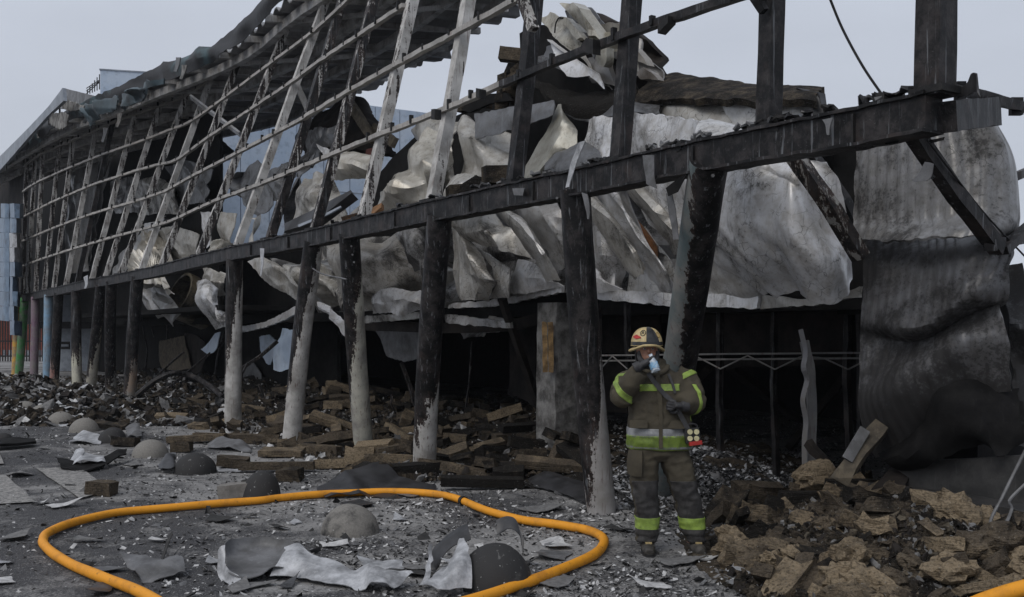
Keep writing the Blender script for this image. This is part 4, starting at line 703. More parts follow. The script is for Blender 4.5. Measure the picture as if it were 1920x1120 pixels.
# ledge: bent edge trim of the first floor, in the lengths that have parted
for rows, tint, so, lb in (([[(1102, 537), (1180, 546), (1290, 553), (1431, 552)], [(1104, 560), (1180, 566), (1290, 575), (1431, 579)]], SIL, .3, 'pale bent ledge trim behind the firefighter helmet'), ([[(1431, 552), (1500, 560), (1545, 562), (1616, 538)], [(1431, 579), (1500, 577), (1546, 570), (1616, 556)]], TN, .3, 'tan ledge trim rising towards the hanging ribbed sheet'),
        ([[(842, 570), (905, 565), (960, 556), (1054, 536)], [(840, 578), (905, 576), (965, 566), (1054, 548)]], SIL, .3, 'thin curling ledge trim between the two dark pillars'), ([[(684, 594), (740, 590), (792, 586)], [(684, 606), (740, 602), (792, 598)]], TN, .5, 'grey brown ledge trim beside the cream and red pillar'),
        ([[(452, 614), (500, 604), (545, 580), (565, 566)], [(456, 624), (505, 614), (550, 594), (566, 578)]], GY, .45, 'bowed ledge trim between the white footed pillars'), ([[(840, 590), (900, 596), (960, 604)], [(842, 606), (900, 612), (960, 616)]], GY, .6, 'dark sagging ledge trim beside the black pillar')):
    pan(lb, rows, off=1.95, tint=tint, soot=so, amp=.02, name='ledge_trim', cat='trim', thick=.05, smooth=False, nv=6)
sheet('charred_soffit', [[(684, 606), (750, 604), (850, 606), (960, 600), (1060, 575)], [(690, 620), (750, 622), (850, 625), (960, 620), (1060, 600)]], off=2.3, mat=M_CHARB, parent=BLD, amp=.06, thick=.08)
pan('grey white flap sagging under the ledge beside the black pillar', [[(860, 618, 2.6), (915, 608, 2.5), (968, 606, 2.5)], [(866, 634, 2.5), (920, 630, 2.3), (972, 616, 2.4)]], tint=GY, soot=.5, amp=.05)
# big ribbed sheet hanging at the near end
pan('huge ribbed grey sheet curling over at the near end above a bright fold', [[(1618, 262, 1.75), (1680, 246, 1.66), (1745, 238, 1.62), (1800, 232, 1.62), (1845, 228, 1.65), (1862, 240, 2.0)],
    [(1614, 330, 1.7), (1680, 325, 1.6), (1750, 320, 1.55), (1820, 315, 1.57), (1880, 300, 1.72), (1893, 305, 2.05)], [(1612, 405, 1.66), (1680, 412, 1.56), (1750, 414, 1.5), (1820, 405, 1.5), (1885, 395, 1.68), (1901, 395, 2.0)],
    [(1613, 432, 1.6), (1680, 446, 1.42), (1750, 450, 1.33), (1820, 436, 1.36), (1880, 424, 1.58), (1900, 420, 2.0)], [(1616, 446, 1.6), (1660, 460, 1.4), (1700, 463, 1.3), (1750, 459, 1.25), (1800, 454, 1.3), (1850, 442, 1.45), (1899, 432, 2.0)]],
    tint=(.25, .25, .252), soot=.52, crack=.45, amp=.03, f=.55, ridge=.4, folds=2, nu=190, nv=60, rib=30, ribamp=.0045, name='hanging_ribbed_sheet', seed=9.0, smooth=True)
lowr = pan('sooty lower length of the near sheet creased by slanting folds', [[(1622, 448, 1.85), (1690, 462, 1.82), (1750, 462, 1.8), (1820, 450, 1.75), (1896, 440, 1.95)], [(1624, 505, 1.66), (1690, 500, 1.6), (1750, 490, 1.56), (1820, 478, 1.5), (1894, 470, 1.8)],
    [(1618, 575, 1.6), (1690, 590, 1.46), (1750, 580, 1.42), (1820, 530, 1.46), (1886, 505, 1.7)], [(1615, 606, 1.6), (1690, 618, 1.42), (1740, 612, 1.38), (1815, 560, 1.42), (1882, 535, 1.66)], [(1614, 630, 1.66), (1690, 634, 1.7), (1745, 626, 1.74), (1820, 580, 1.72), (1884, 560, 1.76)],
    [(1614, 690, 1.62), (1670, 680, 1.62), (1735, 645, 1.66), (1810, 605, 1.66), (1886, 590, 1.7)], [(1616, 760, 1.56), (1670, 725, 1.4), (1740, 680, 1.42), (1810, 640, 1.5), (1890, 630, 1.66)], [(1626, 805, 1.58), (1685, 770, 1.46), (1745, 730, 1.48), (1815, 690, 1.58), (1896, 680, 1.7)], [(1648, 858, 1.66), (1700, 820, 1.6), (1755, 775, 1.62), (1820, 735, 1.66), (1902, 730, 1.75)]],
    tint=(.15, .15, .156), soot=.6, crack=.3, amp=.04, f=.8, ridge=.5, nu=190, nv=110, rib=30, ribamp=.003, folds=4, name='hanging_ribbed_sheet', seed=3.0, smooth=True)
lowr['sooty_below'] = 1.7
sheet('hollow_shade_flap', [[(1642, 846, 1.6), (1700, 812, 1.6), (1756, 770, 1.6), (1822, 730, 1.62), (1908, 720, 1.75)], [(1655, 862, 1.5), (1715, 845, 1.46), (1770, 815, 1.44), (1830, 790, 1.46), (1915, 780, 1.65)], [(1690, 864, 1.62), (1735, 858, 1.58), (1780, 850, 1.5), (1830, 842, 1.5), (1870, 857, 1.46), (1930, 832, 1.68)]], mat=M_CHAR, label='black flap standing for the shaded hollow under the slanting folds of the near sheet', cat='wall sheet', amp=.05, f=1.6, folds=9, rag=.03, thick=.02)  # black sheet paints the shade of the hollow below the folds
pan('dark torn backing strip at the outer edge of the hanging ribbed sheet', [[(1880, 500, 2.3), (1920, 490, 2.4)], [(1890, 640, 2.2), (1925, 650, 2.3)], [(1905, 830, 2.1), (1960, 850, 2.2)]], tint=DK, soot=.7, amp=.05)
# inside the ground floor: hung sheets
for rows, m, lb, off in (([[(700, 612), (745, 618), (795, 615)], [(715, 640), (750, 650), (795, 645)], [(725, 668), (760, 678), (790, 670)]], M_GREYS, 'grey sheet belly sagging in the dark bay beside the black pillar', 3.2),
        ([[(487, 632), (505, 628), (520, 640)], [(492, 660), (506, 665), (515, 660)], [(500, 682), (508, 684), (512, 678)]], M_BLUE, 'pale blue sheet hanging in the bay between white footed pillars', 2.6), ([[(530, 615), (545, 618), (560, 620)], [(515, 660), (535, 670), (550, 668)], [(514, 694), (530, 697), (545, 690)]], M_BLUE, 'blue curled sheet hanging near the tilted white footed pillar', 2.4),
        ([[(405, 625), (414, 622)], [(385, 650), (405, 655)], [(376, 655), (392, 665)]], M_BLUE, 'small blue panel dangling beside the straight white footed pillar', 2.0), ([[(300, 640), (322, 635), (345, 630)], [(298, 665), (325, 668), (352, 660)], [(305, 690), (330, 695), (360, 690)]], M_TAN, 'tan wool panel slumped in the far bay', 2.6),
        ([[(345, 625), (365, 628), (385, 640)], [(350, 660), (370, 668), (386, 670)], [(355, 695), (372, 700), (380, 690)]], M_CHARB, 'brown scorched panel slumped beside the tan wool panel', 2.7), ([[(952, 600), (975, 590), (1005, 590)], [(960, 680), (985, 690), (1006, 700)], [(955, 740), (985, 750), (1006, 770)]], M_CHARB, 'mottled dark board leaning by the square pillar', 3.6),
        ([[(938, 762), (950, 775), (1000, 800)], [(936, 800), (960, 805), (1004, 808)]], M_GREYS, 'pale triangular board at the foot of the square pillar', 3.0), ([[(455, 690), (475, 680), (490, 700)], [(460, 730), (478, 735), (492, 740)]], M_GREYS, 'grey bent sheet low in the bay between white footed pillars', 3.2),
        ([[(290, 700), (318, 705), (330, 712)], [(285, 735), (312, 738), (335, 738)]], M_GREYS, 'bluish flat sheet on the floor of the far bay', 3.0)):
    sheet('hanging_sheet', rows, off=off, mat=m, label=lb, cat='loose sheet', group='sheets inside the ground floor', amp=.08, rag=.03)
# ---------------------------------------------------------------- buildings beyond
t = thing('blue_hall', 'pale blue windowless hall wall rising behind the wrecked building', 'building', P(620, 640, 42))
A, Bq = P(395, 640, 38.6), P(1000, 640, 46.5)
A.z = Bq.z = 0
dirw = (Bq - A).normalized(); perp = Vector((-dirw.y, dirw.x, 0)); Lw = (Bq - A).length
obj('wall', *box(A + dirw * Lw / 2 + perp * 4 + Vector((0, 0, 5.65)), Lw, 8, 11.35, dirw), M_BLUE, t)
for k in range(13):
    obj('wall_panel', *box(A + dirw * (Lw * (k + .5) / 13) - perp * .03 + Vector((0, 0, 5.7)), Lw / 13 - .03, .08, 11.3, dirw), M_BLUE, t)
for z in (4.2, 7.6):
    obj('panel_joint', *box(A + dirw * Lw / 2 - perp * .075 + Vector((0, 0, z)), Lw, .02, .03, dirw), M_GREYC, t)
t = thing('rooftop_box', 'pale blue box housing standing on the far roof beyond the torn parapet', 'rooftop housing', P(230, 180, 48))
a, b = P(188, 135, 48), P(300, 147, 48.7); w = (b - a); w.z = 0; dw = w.normalized()
obj('housing_wall', *box(a + w / 2 + Vector((-dw.y, dw.x, 0)) * 1.5 + Vector((0, 0, -1.6)), w.length, 3, 3.4, dw), M_BLUE, t)
obj('housing_cap', *box(a + w / 2 + Vector((-dw.y, dw.x, 0)) * 1.5 + Vector((0, 0, .12)), w.length + .08, 3.08, .06, dw), M_GREYC, t)
t = thing('roof_railing', 'thin dark roof railing beside the pale blue housing', 'railing', P(175, 180, 46))
for i in range(6):
    p = P(164 + i * 4.5, 178 - i * 2, 46); obj('railing_post', *tube([p, p + Vector((0, 0, .25 + i * .09))], .025, 6), M_IRON, t)
for k in range(3):
    obj('railing_bar', *tube([P(162, 176 - k * 5, 46), P(187, 154 - k * 3.5 + k * 1.5, 46.5)], .022, 6), M_IRON, t)
t = thing('orange_building', 'orange red building with a dark railing seen past the coloured pillars', 'building', P(60, 690, 70))
obj('wall', *box(P(70, 640, 76) + Vector((0, 2, .0)) - Vector((0, 0, P(70, 640, 76).z - 2.2)), 14, 4, 4.4), M_ORANGE, t)
obj('roof_band', *box(P(70, 640, 74) * 1 + Vector((0, 0, 3.35)), 14.2, 4, .35), M_GREYC, t)
for k in range(12):
    obj('window', *box(P(8 + k * 11, 668, 73.7), .28, .1, .9), M_GREYC, t)
for k in range(30):
    obj('railing_post', *box(P(-10 + k * 5, 655, 60), .06, .06, 3.6), M_IRON, t)
for z in (640, 668, 690): obj('railing_bar', *box(P(60, z, 60), 6, .05, .08), M_IRON, t)
obj('low_wall', *box(P(60, 704, 58), 7, .3, 1.2), M_DFOIL, t)
t = thing('sign_hut', 'grey hut wall with a framed dark sign plate between charred pillars', 'hut', P(120, 705, 44))
obj('wall', *box(P(124, 640, 45) + Vector((.0, 1, 0)), 2.0, 1.2, 4.2), M_GREYC, t)
obj('eave', *box(P(124, 610, 44.6) + Vector((0, .5, 0)), 2.3, 1.3, .3), M_IRON, t)
fr = obj('sign_frame', *box(P(122, 648, 44.25), .42, .06, .34), M_IRON, t); obj('sign_plate', *box(P(122, 648, 44.2), .32, .05, .1), M_GREYC, t)

# ---------------------------------------------------------------- wreckage heaped on the roof edge
RW = 'wreckage on the roof edge'
CRM = (.40, .385, .335)
def rp(rows, lb, off=2.8, tint=CRM, soot=.36, **k):
    k.setdefault('amp', .03); pan(lb, rows, off=off, tint=tint, soot=soot, crack=.2, name='roof_wreck_sheet', **k)
rp([[(1062, 22), (1082, 10), (1105, 14)], [(1080, 55), (1105, 30), (1128, 40)], [(1098, 72), (1125, 62), (1150, 78)]], 'dark box end with a rounded top on the roof wreckage', tint=DK, soot=.5)
rp([[(1092, 16), (1112, 13), (1128, 24)], [(1112, 45), (1132, 42), (1142, 60)], [(1122, 75), (1145, 72), (1155, 82)]], 'cream rounded ducting slab crowning the roof wreckage', off=2.6, thick=.2, amp=.06)
rp([[(1096, 66), (1130, 58), (1150, 62)], [(1110, 80), (1135, 78), (1155, 80)], [(1126, 96), (1145, 92), (1158, 88)]], 'wrinkled cream bundle hanging below the crowning slab', off=2.4, amp=.07, f=3)
rp([[(1011, 35), (1020, 30), (1026, 20)], [(1030, 55), (1046, 48), (1056, 40)], [(1070, 88), (1085, 76), (1095, 80)], [(1088, 102), (1100, 96), (1108, 90)]], 'long cream beam casing pointing up over the dark void', off=2.6)
rp([[(1050, 38), (1060, 32), (1075, 36)], [(1075, 52), (1088, 48), (1098, 60)], [(1096, 78), (1106, 72), (1112, 78)]], 'second cream casing lying along the long beam casing', off=2.5, thick=.1)
rp([[(1027, 76), (1030, 74), (1032, 78)], [(1045, 108), (1060, 98), (1075, 108)], [(1070, 145), (1095, 132), (1122, 138)], [(1085, 146), (1105, 142), (1131, 166)]], 'white blade shaped sheet slicing down the roof wreckage', off=2.3, tint=SIL, soot=.22)
rp([[(1060, 80), (1080, 95), (1100, 105)], [(1095, 110), (1110, 125), (1118, 135)], [(1110, 128), (1125, 145), (1140, 168)]], 'narrow pale strip under the beam casings', off=2.45, tint=TN)
rp([[(1088, 90), (1100, 70), (1122, 96)], [(1094, 100), (1110, 88), (1122, 112)]], 'dark square plate pinned at the crossing rail', off=2.1, tint=DK, soot=.6)
rp([[(1132, 98), (1146, 95), (1158, 92)], [(1136, 118), (1148, 116), (1157, 112)], [(1140, 126), (1148, 126), (1152, 122)]], 'small cream block hanging behind the crossing rail', off=2.4, thick=.12)
rp([[(1152, 45), (1162, 38), (1172, 46)], [(1158, 68), (1170, 64), (1182, 70)], [(1164, 78), (1176, 76), (1190, 82)]], 'grey rounded duct end behind the dark post', off=2.7, tint=GY, soot=.5)
rp([[(1193, 78), (1204, 72), (1214, 74)], [(1196, 112), (1210, 110), (1224, 112)], [(1192, 150), (1218, 140), (1245, 152)]], 'grey leaning slab with stepped edges beside the dark post', off=2.8, tint=(.2, .195, .19), soot=.45, amp=.08, rag=.05)
rp([[(1196, 92), (1208, 92), (1228, 118)], [(1205, 112), (1215, 120), (1232, 126)]], 'tan broken slab on the grey leaning slab', off=2.55, tint=(.24, .22, .19), soot=.35, thick=.12)
rp([[(1192, 95), (1200, 108), (1206, 132)], [(1194, 118), (1200, 128), (1206, 136)]], 'pale wedge between the dark post and leaning slab', off=2.5, tint=TN, thick=.08)
rp([[(1140, 52), (1158, 44), (1178, 50)], [(1150, 82), (1170, 78), (1196, 84)], [(1160, 112), (1180, 108), (1205, 112)]], 'grey brown folded slab between crowning slab and dark post', off=2.75, tint=(.2, .19, .17), soot=.4, thick=.08)
rp([[(1110, 112), (1130, 104), (1150, 112)], [(1120, 135), (1140, 130), (1160, 138)], [(1128, 160), (1150, 158), (1170, 165)]], 'dim grey slab low behind the white blade shaped sheet', off=2.6, tint=(.16, .155, .15), soot=.4, thick=.08)
rp([[(1020, 88), (1038, 82), (1052, 96)], [(1015, 108), (1040, 110), (1062, 126)]], 'sooty plate beside the dark post under the long casing', off=2.75, tint=DK, soot=.5)
rp([[(1208, 140), (1222, 128), (1238, 140)], [(1216, 152), (1230, 150), (1246, 153)]], 'grey brown slab low at the outer end of the roof wreckage', off=2.5, tint=(.2, .18, .16), soot=.35, thick=.1)
sheet('roof_void_lining', [[(980, 64), (1010, 50), (1050, 50), (1100, 60), (1150, 75)], [(981, 110), (1020, 100), (1060, 105), (1110, 110), (1160, 120)], [(975, 180), (1030, 182), (1080, 185), (1130, 185), (1170, 180)]], off=3.2, mat=M_CHAR, label='black curved lining behind the white blade shaped sheet', cat='lining', amp=.05, thick=.08)
sheet('roof_void_lining', [[(1072, 40), (1120, 24), (1160, 42)], [(1080, 92), (1130, 80), (1216, 76)], [(1090, 150), (1160, 140), (1244, 152)]], off=3.0, mat=M_CHARB, label='tall dark slab behind the cream ducting on the roof wreckage', cat='lining', amp=.08, f=2, folds=6, smooth=False, thick=.1)
sheet('roof_void_lining', [[(1100, 100), (1150, 82), (1200, 80)], [(1110, 150), (1160, 140), (1235, 150)], [(1120, 175), (1180, 170), (1245, 168)]], off=3.3, mat=M_CHARB, label='charred brown backing behind the leaning slabs on the roof', cat='lining', amp=.08, thick=.08)
rp([[(1000, 115), (1030, 105), (1060, 120)], [(1010, 135), (1040, 125), (1075, 140)]], 'sooty flap under the white blade shaped sheet', off=2.6, tint=DK, soot=.6)
obj('charred_timber', *bar([Q(938, 101, 2.6), Q(985, 107, 2.9)], .2, .24, Vector((0, 0, 1)), jit=.015, step=.1), M_RUB, label='squared timber end jutting out against the sky', cat='timber')['tone'] = .45
for k in range(10):
    x, y = random.choice([(960, 140), (972, 150), (965, 165), (990, 150), (905, 190), (950, 185), (880, 195), (1010, 160), (930, 190), (958, 175)]), 0
    (x, y) = x; p = Q(x + random.uniform(-10, 10), y + random.uniform(-5, 5), 2.5)
    v, f = box(p, random.uniform(.2, .4), .2, random.uniform(.12, .2), Vector((random.uniform(-1, 1), .5, random.uniform(-.4, .4)))); 
    o = obj('roof_edge_block', [q + Vector((nz(q, 9), nz(q, 9, 2), nz(q, 9, 4))) * .03 for q in v], f, M_RUB, label='broken insulation block perched on the roof edge by a dark post', cat='block', group='broken blocks on the roof edge'); o['tone'] = .42
sheet('dark_roof_flap', [[(868, 205), (905, 180), (955, 175)], [(885, 212), (925, 195), (965, 190)]], off=2.4, mat=M_CHAR, label='black roof flap rising to a point behind the rail', cat='flap', amp=.06, thick=.05)
for k, (x, y, r, tn, lb) in enumerate(((858, 362, .13, .42, 'tan grey broken brick tilted on the beam'), (880, 352, .12, .15, 'black broken brick between two grey ones on the beam'), (928, 328, .14, .38, 'greenish brick standing on its corner behind the beam'), (912, 352, .12, .2, 'dark brick fragment behind the beam'))):
    p = Q(x, y, .35); v, f = box(p, r * 2, r * 1.5, r * 1.5, Vector((1, random.uniform(-.5, .5), random.uniform(-.7, .7))))
    o = obj('broken_brick', [q + Vector((nz(q, 9), nz(q, 9, 2), nz(q, 9, 4))) * .03 for q in v], f, M_RUB, label=lb, cat='brick', group='broken bricks on the beam'); o['tone'] = tn
obj('wire_loop', *tube([Q(1040, 62, 2.4), Q(1042, 45, 2.4), Q(1048, 34, 2.4), Q(1056, 34, 2.4)], .012, 6, sm=16), M_IRON, label='thin dark wire looping over the long cream casing', cat='wire')
obj('bent_pipe_end', *tube([Q(1063, 22, 2.6), Q(1068, 12, 2.6), Q(1080, 11, 2.6)], .02, 6, sm=8), M_IRON, label='small bent pipe sticking up from the dark box end', cat='pipe')
obj('sky_cable', *tube([P(1553, -10, 6.9), P(1580, 55, 6.9), P(1618, 125, 6.85), P(1658, 184, 6.8)], .009, 6, sm=30), M_IRON, label='thin cable curving from the sky down to the beam', cat='cable')
obj('slack_cable', *tube([P(1738, 262, 6.6), P(1790, 330, 6.8), P(1850, 405, 7.2), P(1930, 490, 7.6)], .007, 6, sm=30), M_IRON, label='thin cable hanging beside the diagonal brace', cat='cable')
obj('bent_wire', *tube([P(1925, 840, 6.9), P(1900, 890, 6.9), P(1878, 935, 6.85), P(1858, 975, 6.8), P(1862, 999, 6.75), P(1882, 988, 6.75), P(1897, 955, 6.8), P(1893, 938, 6.8), P(1925, 905, 6.8)], .011, 6, sm=60), M_GREYS, label='bent pale wire loop dangling before the plinth wall', cat='wire')
obj('sagging_wire', *tube([Q(570, 490, .1), Q(600, 512, -.1), Q(650, 524, -.2)], .012, 6, sm=20), M_GREYS, label='pale wire strung between the tilted and the cream pillar', cat='wire')

# ---------------------------------------------------------------- concrete domes (parking hemispheres)
DG = 'concrete hemispheres along the yard'
def dome_mesh(r, h, seed, dent=0.0):
    vs, fs = [], []; nr, ns = 10, 28
    for j in range(nr + 1):
        a = math.pi / 2 * j / nr
        for i in range(ns):
            b = 2 * math.pi * i / ns; v = Vector((math.cos(b) * math.cos(a) * r, math.sin(b) * math.cos(a) * r, math.sin(a) * h))
            vs.append(v + v.normalized() * (.006 * nz(v, 7, seed) + .014 * nz(v, 2, seed) - dent * max(0, nz(v, 2.2, seed + 5))))
    for j in range(nr):
        for i in range(ns): fs.append((j * ns + i, j * ns + (i + 1) % ns, (j + 1) * ns + (i + 1) % ns, (j + 1) * ns + i))
    fs.append(tuple(reversed(range(ns)))); return vs, fs
M_DOME = NT('dusty_concrete_dome', .8); _p = M_DOME.pos(); _s = M_DOME.attr('soot')
_n = M_DOME.noise(_p, 2.6, 5, .65); _f = M_DOME.noise(_p, 60, 3, .7)
_c = M_DOME.mix(M_DOME.ramp(_f, .3, .75), (.21, .2, .183), (.14, .133, .122))
_c = M_DOME.mix(M_DOME.ramp(M_DOME.math('ADD', _n, M_DOME.math('SUBTRACT', _s, .5)), .42, .62), _c, (.024, .0235, .024))
_c = M_DOME.mix(M_DOME.ramp(M_DOME.noise(M_DOME.pos((5, 5, 1.6)), 3.2, 4, .6, 1.5), .63, .7, 0, .35), _c, (.26, .255, .25))
_c = M_DOME.mix(M_DOME.ramp(M_DOME.noise(_p, 30, 2), .7, .74, 0, .8), _c, (.42, .42, .42))
M_DOME.col(_c); M_DOME.bump(_f, .35, .006); M_DOME = M_DOME.m
for (x, yb, r, h, so, lb) in ((652, 1003, .262, .27, .42, 'smooth grey concrete dome inside the hose loop'), (928, 1108, .27, .31, .62, 'half blackened concrete dome ringed by torn sheet beside the hose'), (487, 936, .21, .31, .75, 'sooty pointed dome beside a grey slab fragment'),
        (360, 889, .27, .27, .95, 'black charred dome streaked with white'), (276, 857, .262, .26, .22, 'clean grey dome beside a loose brick'), (206, 831, .24, .26, .9, 'broken black dome among torn sheet scraps'), (152, 811, .262, .26, .15, 'pale grey dome beside the broken black dome'),
        (108, 797, .262, .26, .15, 'pale dome between a flat scrap and another dome'), (75, 779, .262, .24, .2, 'dome with a torn scrap lying against its foot'), (43, 772, .262, .24, .2, 'small distant grey dome beside a white scrap'), (16, 757, .28, .26, .8, 'dark distant dome at the far end of the row'), (2, 826, .16, .14, .9, 'small black dome at the edge of the asphalt')):
    p = G(x, yb); vs, fs = dome_mesh(r, h, x * .1, .03 if so > .7 else 0)
    o = obj('concrete_dome', [v + p + Vector((0, r * .5, -.015)) for v in vs], fs, M_DOME, label=lb, cat='dome', group=DG, smooth=60); o['soot'] = so
p = G(440, 936); v, f = bar([p + Vector((-.18, .05, .07)), p + Vector((.18, .1, .1))], .2, .14, Vector((0, 1, 0)), jit=.015, step=.08)
obj('slab_fragment', v, f, M_CONC, label='pale grey slab fragment resting against the sooty pointed dome', cat='slab')

# ---------------------------------------------------------------- hoses
HP = [(330, 1150), (275, 1117), (175, 1077), (120, 1052), (84, 1025), (81, 1011), (93, 998), (140, 979), (225, 961), (350, 949), (480, 939), (522, 934), (628, 925), (734, 922), (805, 925), (861, 937), (911, 957), (980, 975), (1053, 985), (1100, 993), (1128, 1008), (1131, 1022), (1112, 1041), (1060, 1064), (1000, 1088), (900, 1120), (820, 1145)]
M_HOSE = NT('orange_hose', .6, 0, .3); _p = M_HOSE.pos()
_c = M_HOSE.mix(M_HOSE.ramp(M_HOSE.noise(_p, 4, 5, .7), .45, .75), (.72, .30, .02), (.46, .19, .022)); _c = M_HOSE.mix(M_HOSE.ramp(M_HOSE.noise(_p, 17, 5, .75), .58, .72, 0, .8), _c, (.10, .06, .03))
M_HOSE.col(_c); M_HOSE.bump(M_HOSE.noise(_p, 90, 3), .25, .004); M_HOSE = M_HOSE.m
hp = crom([G(x, y, .046) for x, y in HP], 260)
hp = [p + Vector((.012 * nz(p, 1.5, 4), .02 * nz(p, 1.3, 8), .006 * nz(p, 2))) for p in hp]
t = thing('fire_hose', 'orange fire hose looping across the ashy yard', 'hose', G(600, 925))
obj('hose_tube', *tube(hp, [.039 + .003 * nz(p, 2.5) for p in hp], 14), M_HOSE, t, smooth=60)
k = min(range(len(hp)), key=lambda i: (hp[i] - G(863, 938, .046)).length)
obj('hose_clamp', *tube([hp[k], hp[k + 1]], .05, 14), M_IRON, t)
obj('fire_hose', *tube([G(1790, 1150, .2), G(1850, 1124, .27), G(1925, 1101, .33), G(2000, 1088, .33)], .045, 12, sm=24), M_HOSE, label='short stretch of orange hose at the foot of the rubble slope', cat='hose', smooth=60)

# ---------------------------------------------------------------- torn sheet scraps lying on the yard
def scrap(lb, rows, mat, cat='scrap', name='metal_scrap', **k):
    """rows of (px, py, height above ground): stands where py minus height meets the ground"""
    r3 = [[G(p[0], p[1]) + Vector((0, 0, .03 + (p[2] if len(p) > 2 else 0))) for p in r] for r in rows]
    k.setdefault('amp', .03); k.setdefault('folds', 5); k.setdefault('f', 3.0); k.setdefault('rag', .03); k.setdefault('thick', .006); k.setdefault('nu', 26); k.setdefault('nv', 14)
    return obj(name, *grid(r3, k.pop('nu'), k.pop('nv'), seed=random.random() * 50, **k), mat, label=lb, cat=cat, group='torn scraps on the yard', smooth=40)
scrap('dark curled trough of torn sheet in front of the smooth dome', [[(422, 1068, .16), (438, 1058, .17), (490, 1052, .155), (540, 1056, .15), (562, 1064, .13)], [(423, 1070, .08), (442, 1060, .08), (490, 1055, .07), (538, 1059, .075), (556, 1068, .06)], [(426, 1082, .02), (450, 1081, .0), (490, 1078, .0), (525, 1074, .01), (545, 1078, .02)], [(432, 1096, .05), (460, 1099, .02), (490, 1096, .03), (510, 1090, .06), (530, 1088, .05)]], M_GREYS, amp=.008, folds=2, rag=.02, nu=40, nv=20)
scrap('white crumpled torn sheet trailing from the dark trough', [[(535, 1066, .15), (560, 1066, .17), (585, 1074, .13), (640, 1086, .11), (700, 1096, .1), (775, 1100, .05)], [(525, 1080, .12), (550, 1080, .15), (585, 1088, .1), (640, 1096, .08), (705, 1103, .09), (770, 1101, .04)], [(505, 1092, .03), (550, 1092, .02), (590, 1100, .03), (645, 1108, .02), (700, 1116, .05), (740, 1112, .0)]], M_FOIL, nu=54, nv=18, amp=.03, f=4)
scrap('white torn corner folded under the dark trough', [[(408, 1080, .14), (422, 1078, .17)], [(404, 1088, .05), (424, 1086, .08)], [(418, 1096, .0), (450, 1100, .02)], [(440, 1108, .0), (466, 1112, .0)]], M_FOIL, nu=12)
scrap('crumpled silver sheet shards leaning on the half blackened dome', [[(838, 1095, .22), (858, 1085, .3), (872, 1090, .26)], [(812, 1110, .1), (845, 1108, .16), (876, 1105, .14)], [(796, 1122, .0), (830, 1125, .03), (880, 1116, .02)]], M_FOIL, amp=.06, f=4)
scrap('dark sheet flap rising behind the half blackened dome', [[(800, 1075, .05), (850, 1068, .22), (880, 1066, .3)], [(815, 1080, .0), (850, 1078, .12), (885, 1076, .2)]], M_DFOIL)
scrap('dark curled lip of sheet behind the top of the half blackened dome', [[(930, 1075, .36), (960, 1075, .38), (985, 1085, .26)], [(935, 1080, .28), (965, 1082, .3), (982, 1090, .16)]], M_DFOIL, amp=.01)
scrap('grey shard spearing up beside the half blackened dome', [[(808, 1080, .22), (812, 1080, .2)], [(796, 1098, .05), (806, 1100, .04)], [(788, 1104, 0), (798, 1106, 0)]], M_FOIL, nu=7, amp=.01)
scrap('dark curled scrap inside the hose loop', [[(226, 1068, .1), (260, 1066, .05), (300, 1075, .06)], [(240, 1078, .02), (270, 1080, .04), (330, 1072, .06)], [(262, 1094, .0), (300, 1092, .03), (352, 1082, .01)]], M_GREYS, amp=.03)
scrap('black peeling strip curling off the dark curled scrap', [[(300, 1080, .03), (310, 1070, .12), (325, 1062, .2)], [(304, 1082, .02), (314, 1074, .1), (328, 1064, .19)]], M_BASH, nu=14, nv=4, amp=.02)
scrap('pale cone of torn sheet on a dark board', [[(132, 868, .05), (150, 870, .2), (160, 871, .2), (184, 868, .06)], [(118, 878, .0), (145, 880, .1), (165, 880, .08), (196, 878, .02)]], M_FOIL, amp=.05, f=3)
scrap('dark charred board under the pale cone', [[(108, 872, .02), (170, 876, .03), (238, 862, .08)], [(115, 884, .0), (170, 886, .0), (236, 868, .05)]], M_CHAR, amp=.02, thick=.02)
scrap('dark flat sheet lying under the hose', [[(590, 920, .02), (680, 905, .18), (715, 900, .2), (760, 912, .1), (820, 915, .02)], [(610, 938, .0), (690, 934, .02), (740, 936, .0), (815, 926, .0)]], M_DFOIL, nu=40, amp=.02)
scrap('dark sheet tilted up beside the near pillar', [[(985, 905, .03), (1030, 908, .1), (1100, 925, .1)], [(1000, 916, .0), (1050, 930, .0), (1100, 950, .0)]], M_DFOIL, amp=.02)
scrap('grey curved flashing on the ash', [[(388, 835, .03), (420, 836, .12), (470, 842, .03)], [(390, 842, .0), (425, 846, .04), (470, 850, .0)]], M_GREYS, amp=.02)
scrap('long flat charred board on the asphalt edge', [[(-10, 836, .04), (65, 834, .05)], [(-10, 848, .03), (68, 840, .04)]], M_CHAR, amp=.01, thick=.04, rag=.01)
scrap('white bent scrap by the broken black dome', [[(140, 825, .02), (160, 822, .09), (190, 826, .05)], [(128, 833, .0), (165, 834, .03), (188, 834, .02)]], M_FOIL, amp=.02)
scrap('white triangular scrap by the distant domes', [[(28, 785, .02), (38, 783, .1), (46, 788, .1)], [(25, 794, .0), (40, 796, .02), (49, 794, .02)]], M_WASH, amp=.03)
scrap('dark scrap plate leaning by the black charred dome', [[(298, 878, .02), (318, 874, .11), (330, 876, .1)], [(300, 888, .0), (320, 890, .02), (328, 888, .03)]], M_DFOIL, amp=.04)
scrap('striped dark scrap standing among the torn pieces', [[(236, 812, .05), (252, 808, .15), (262, 812, .12)], [(240, 822, .0), (256, 824, .03), (265, 823, .02)]], M_GREYS, amp=.04)
scrap('pale grey ash heap sheet near the coloured pillars', [[(12, 742, .02), (35, 735, .2), (58, 738, .08)], [(10, 750, .0), (35, 748, .06), (58, 749, .0)]], M_GASH, amp=.06)
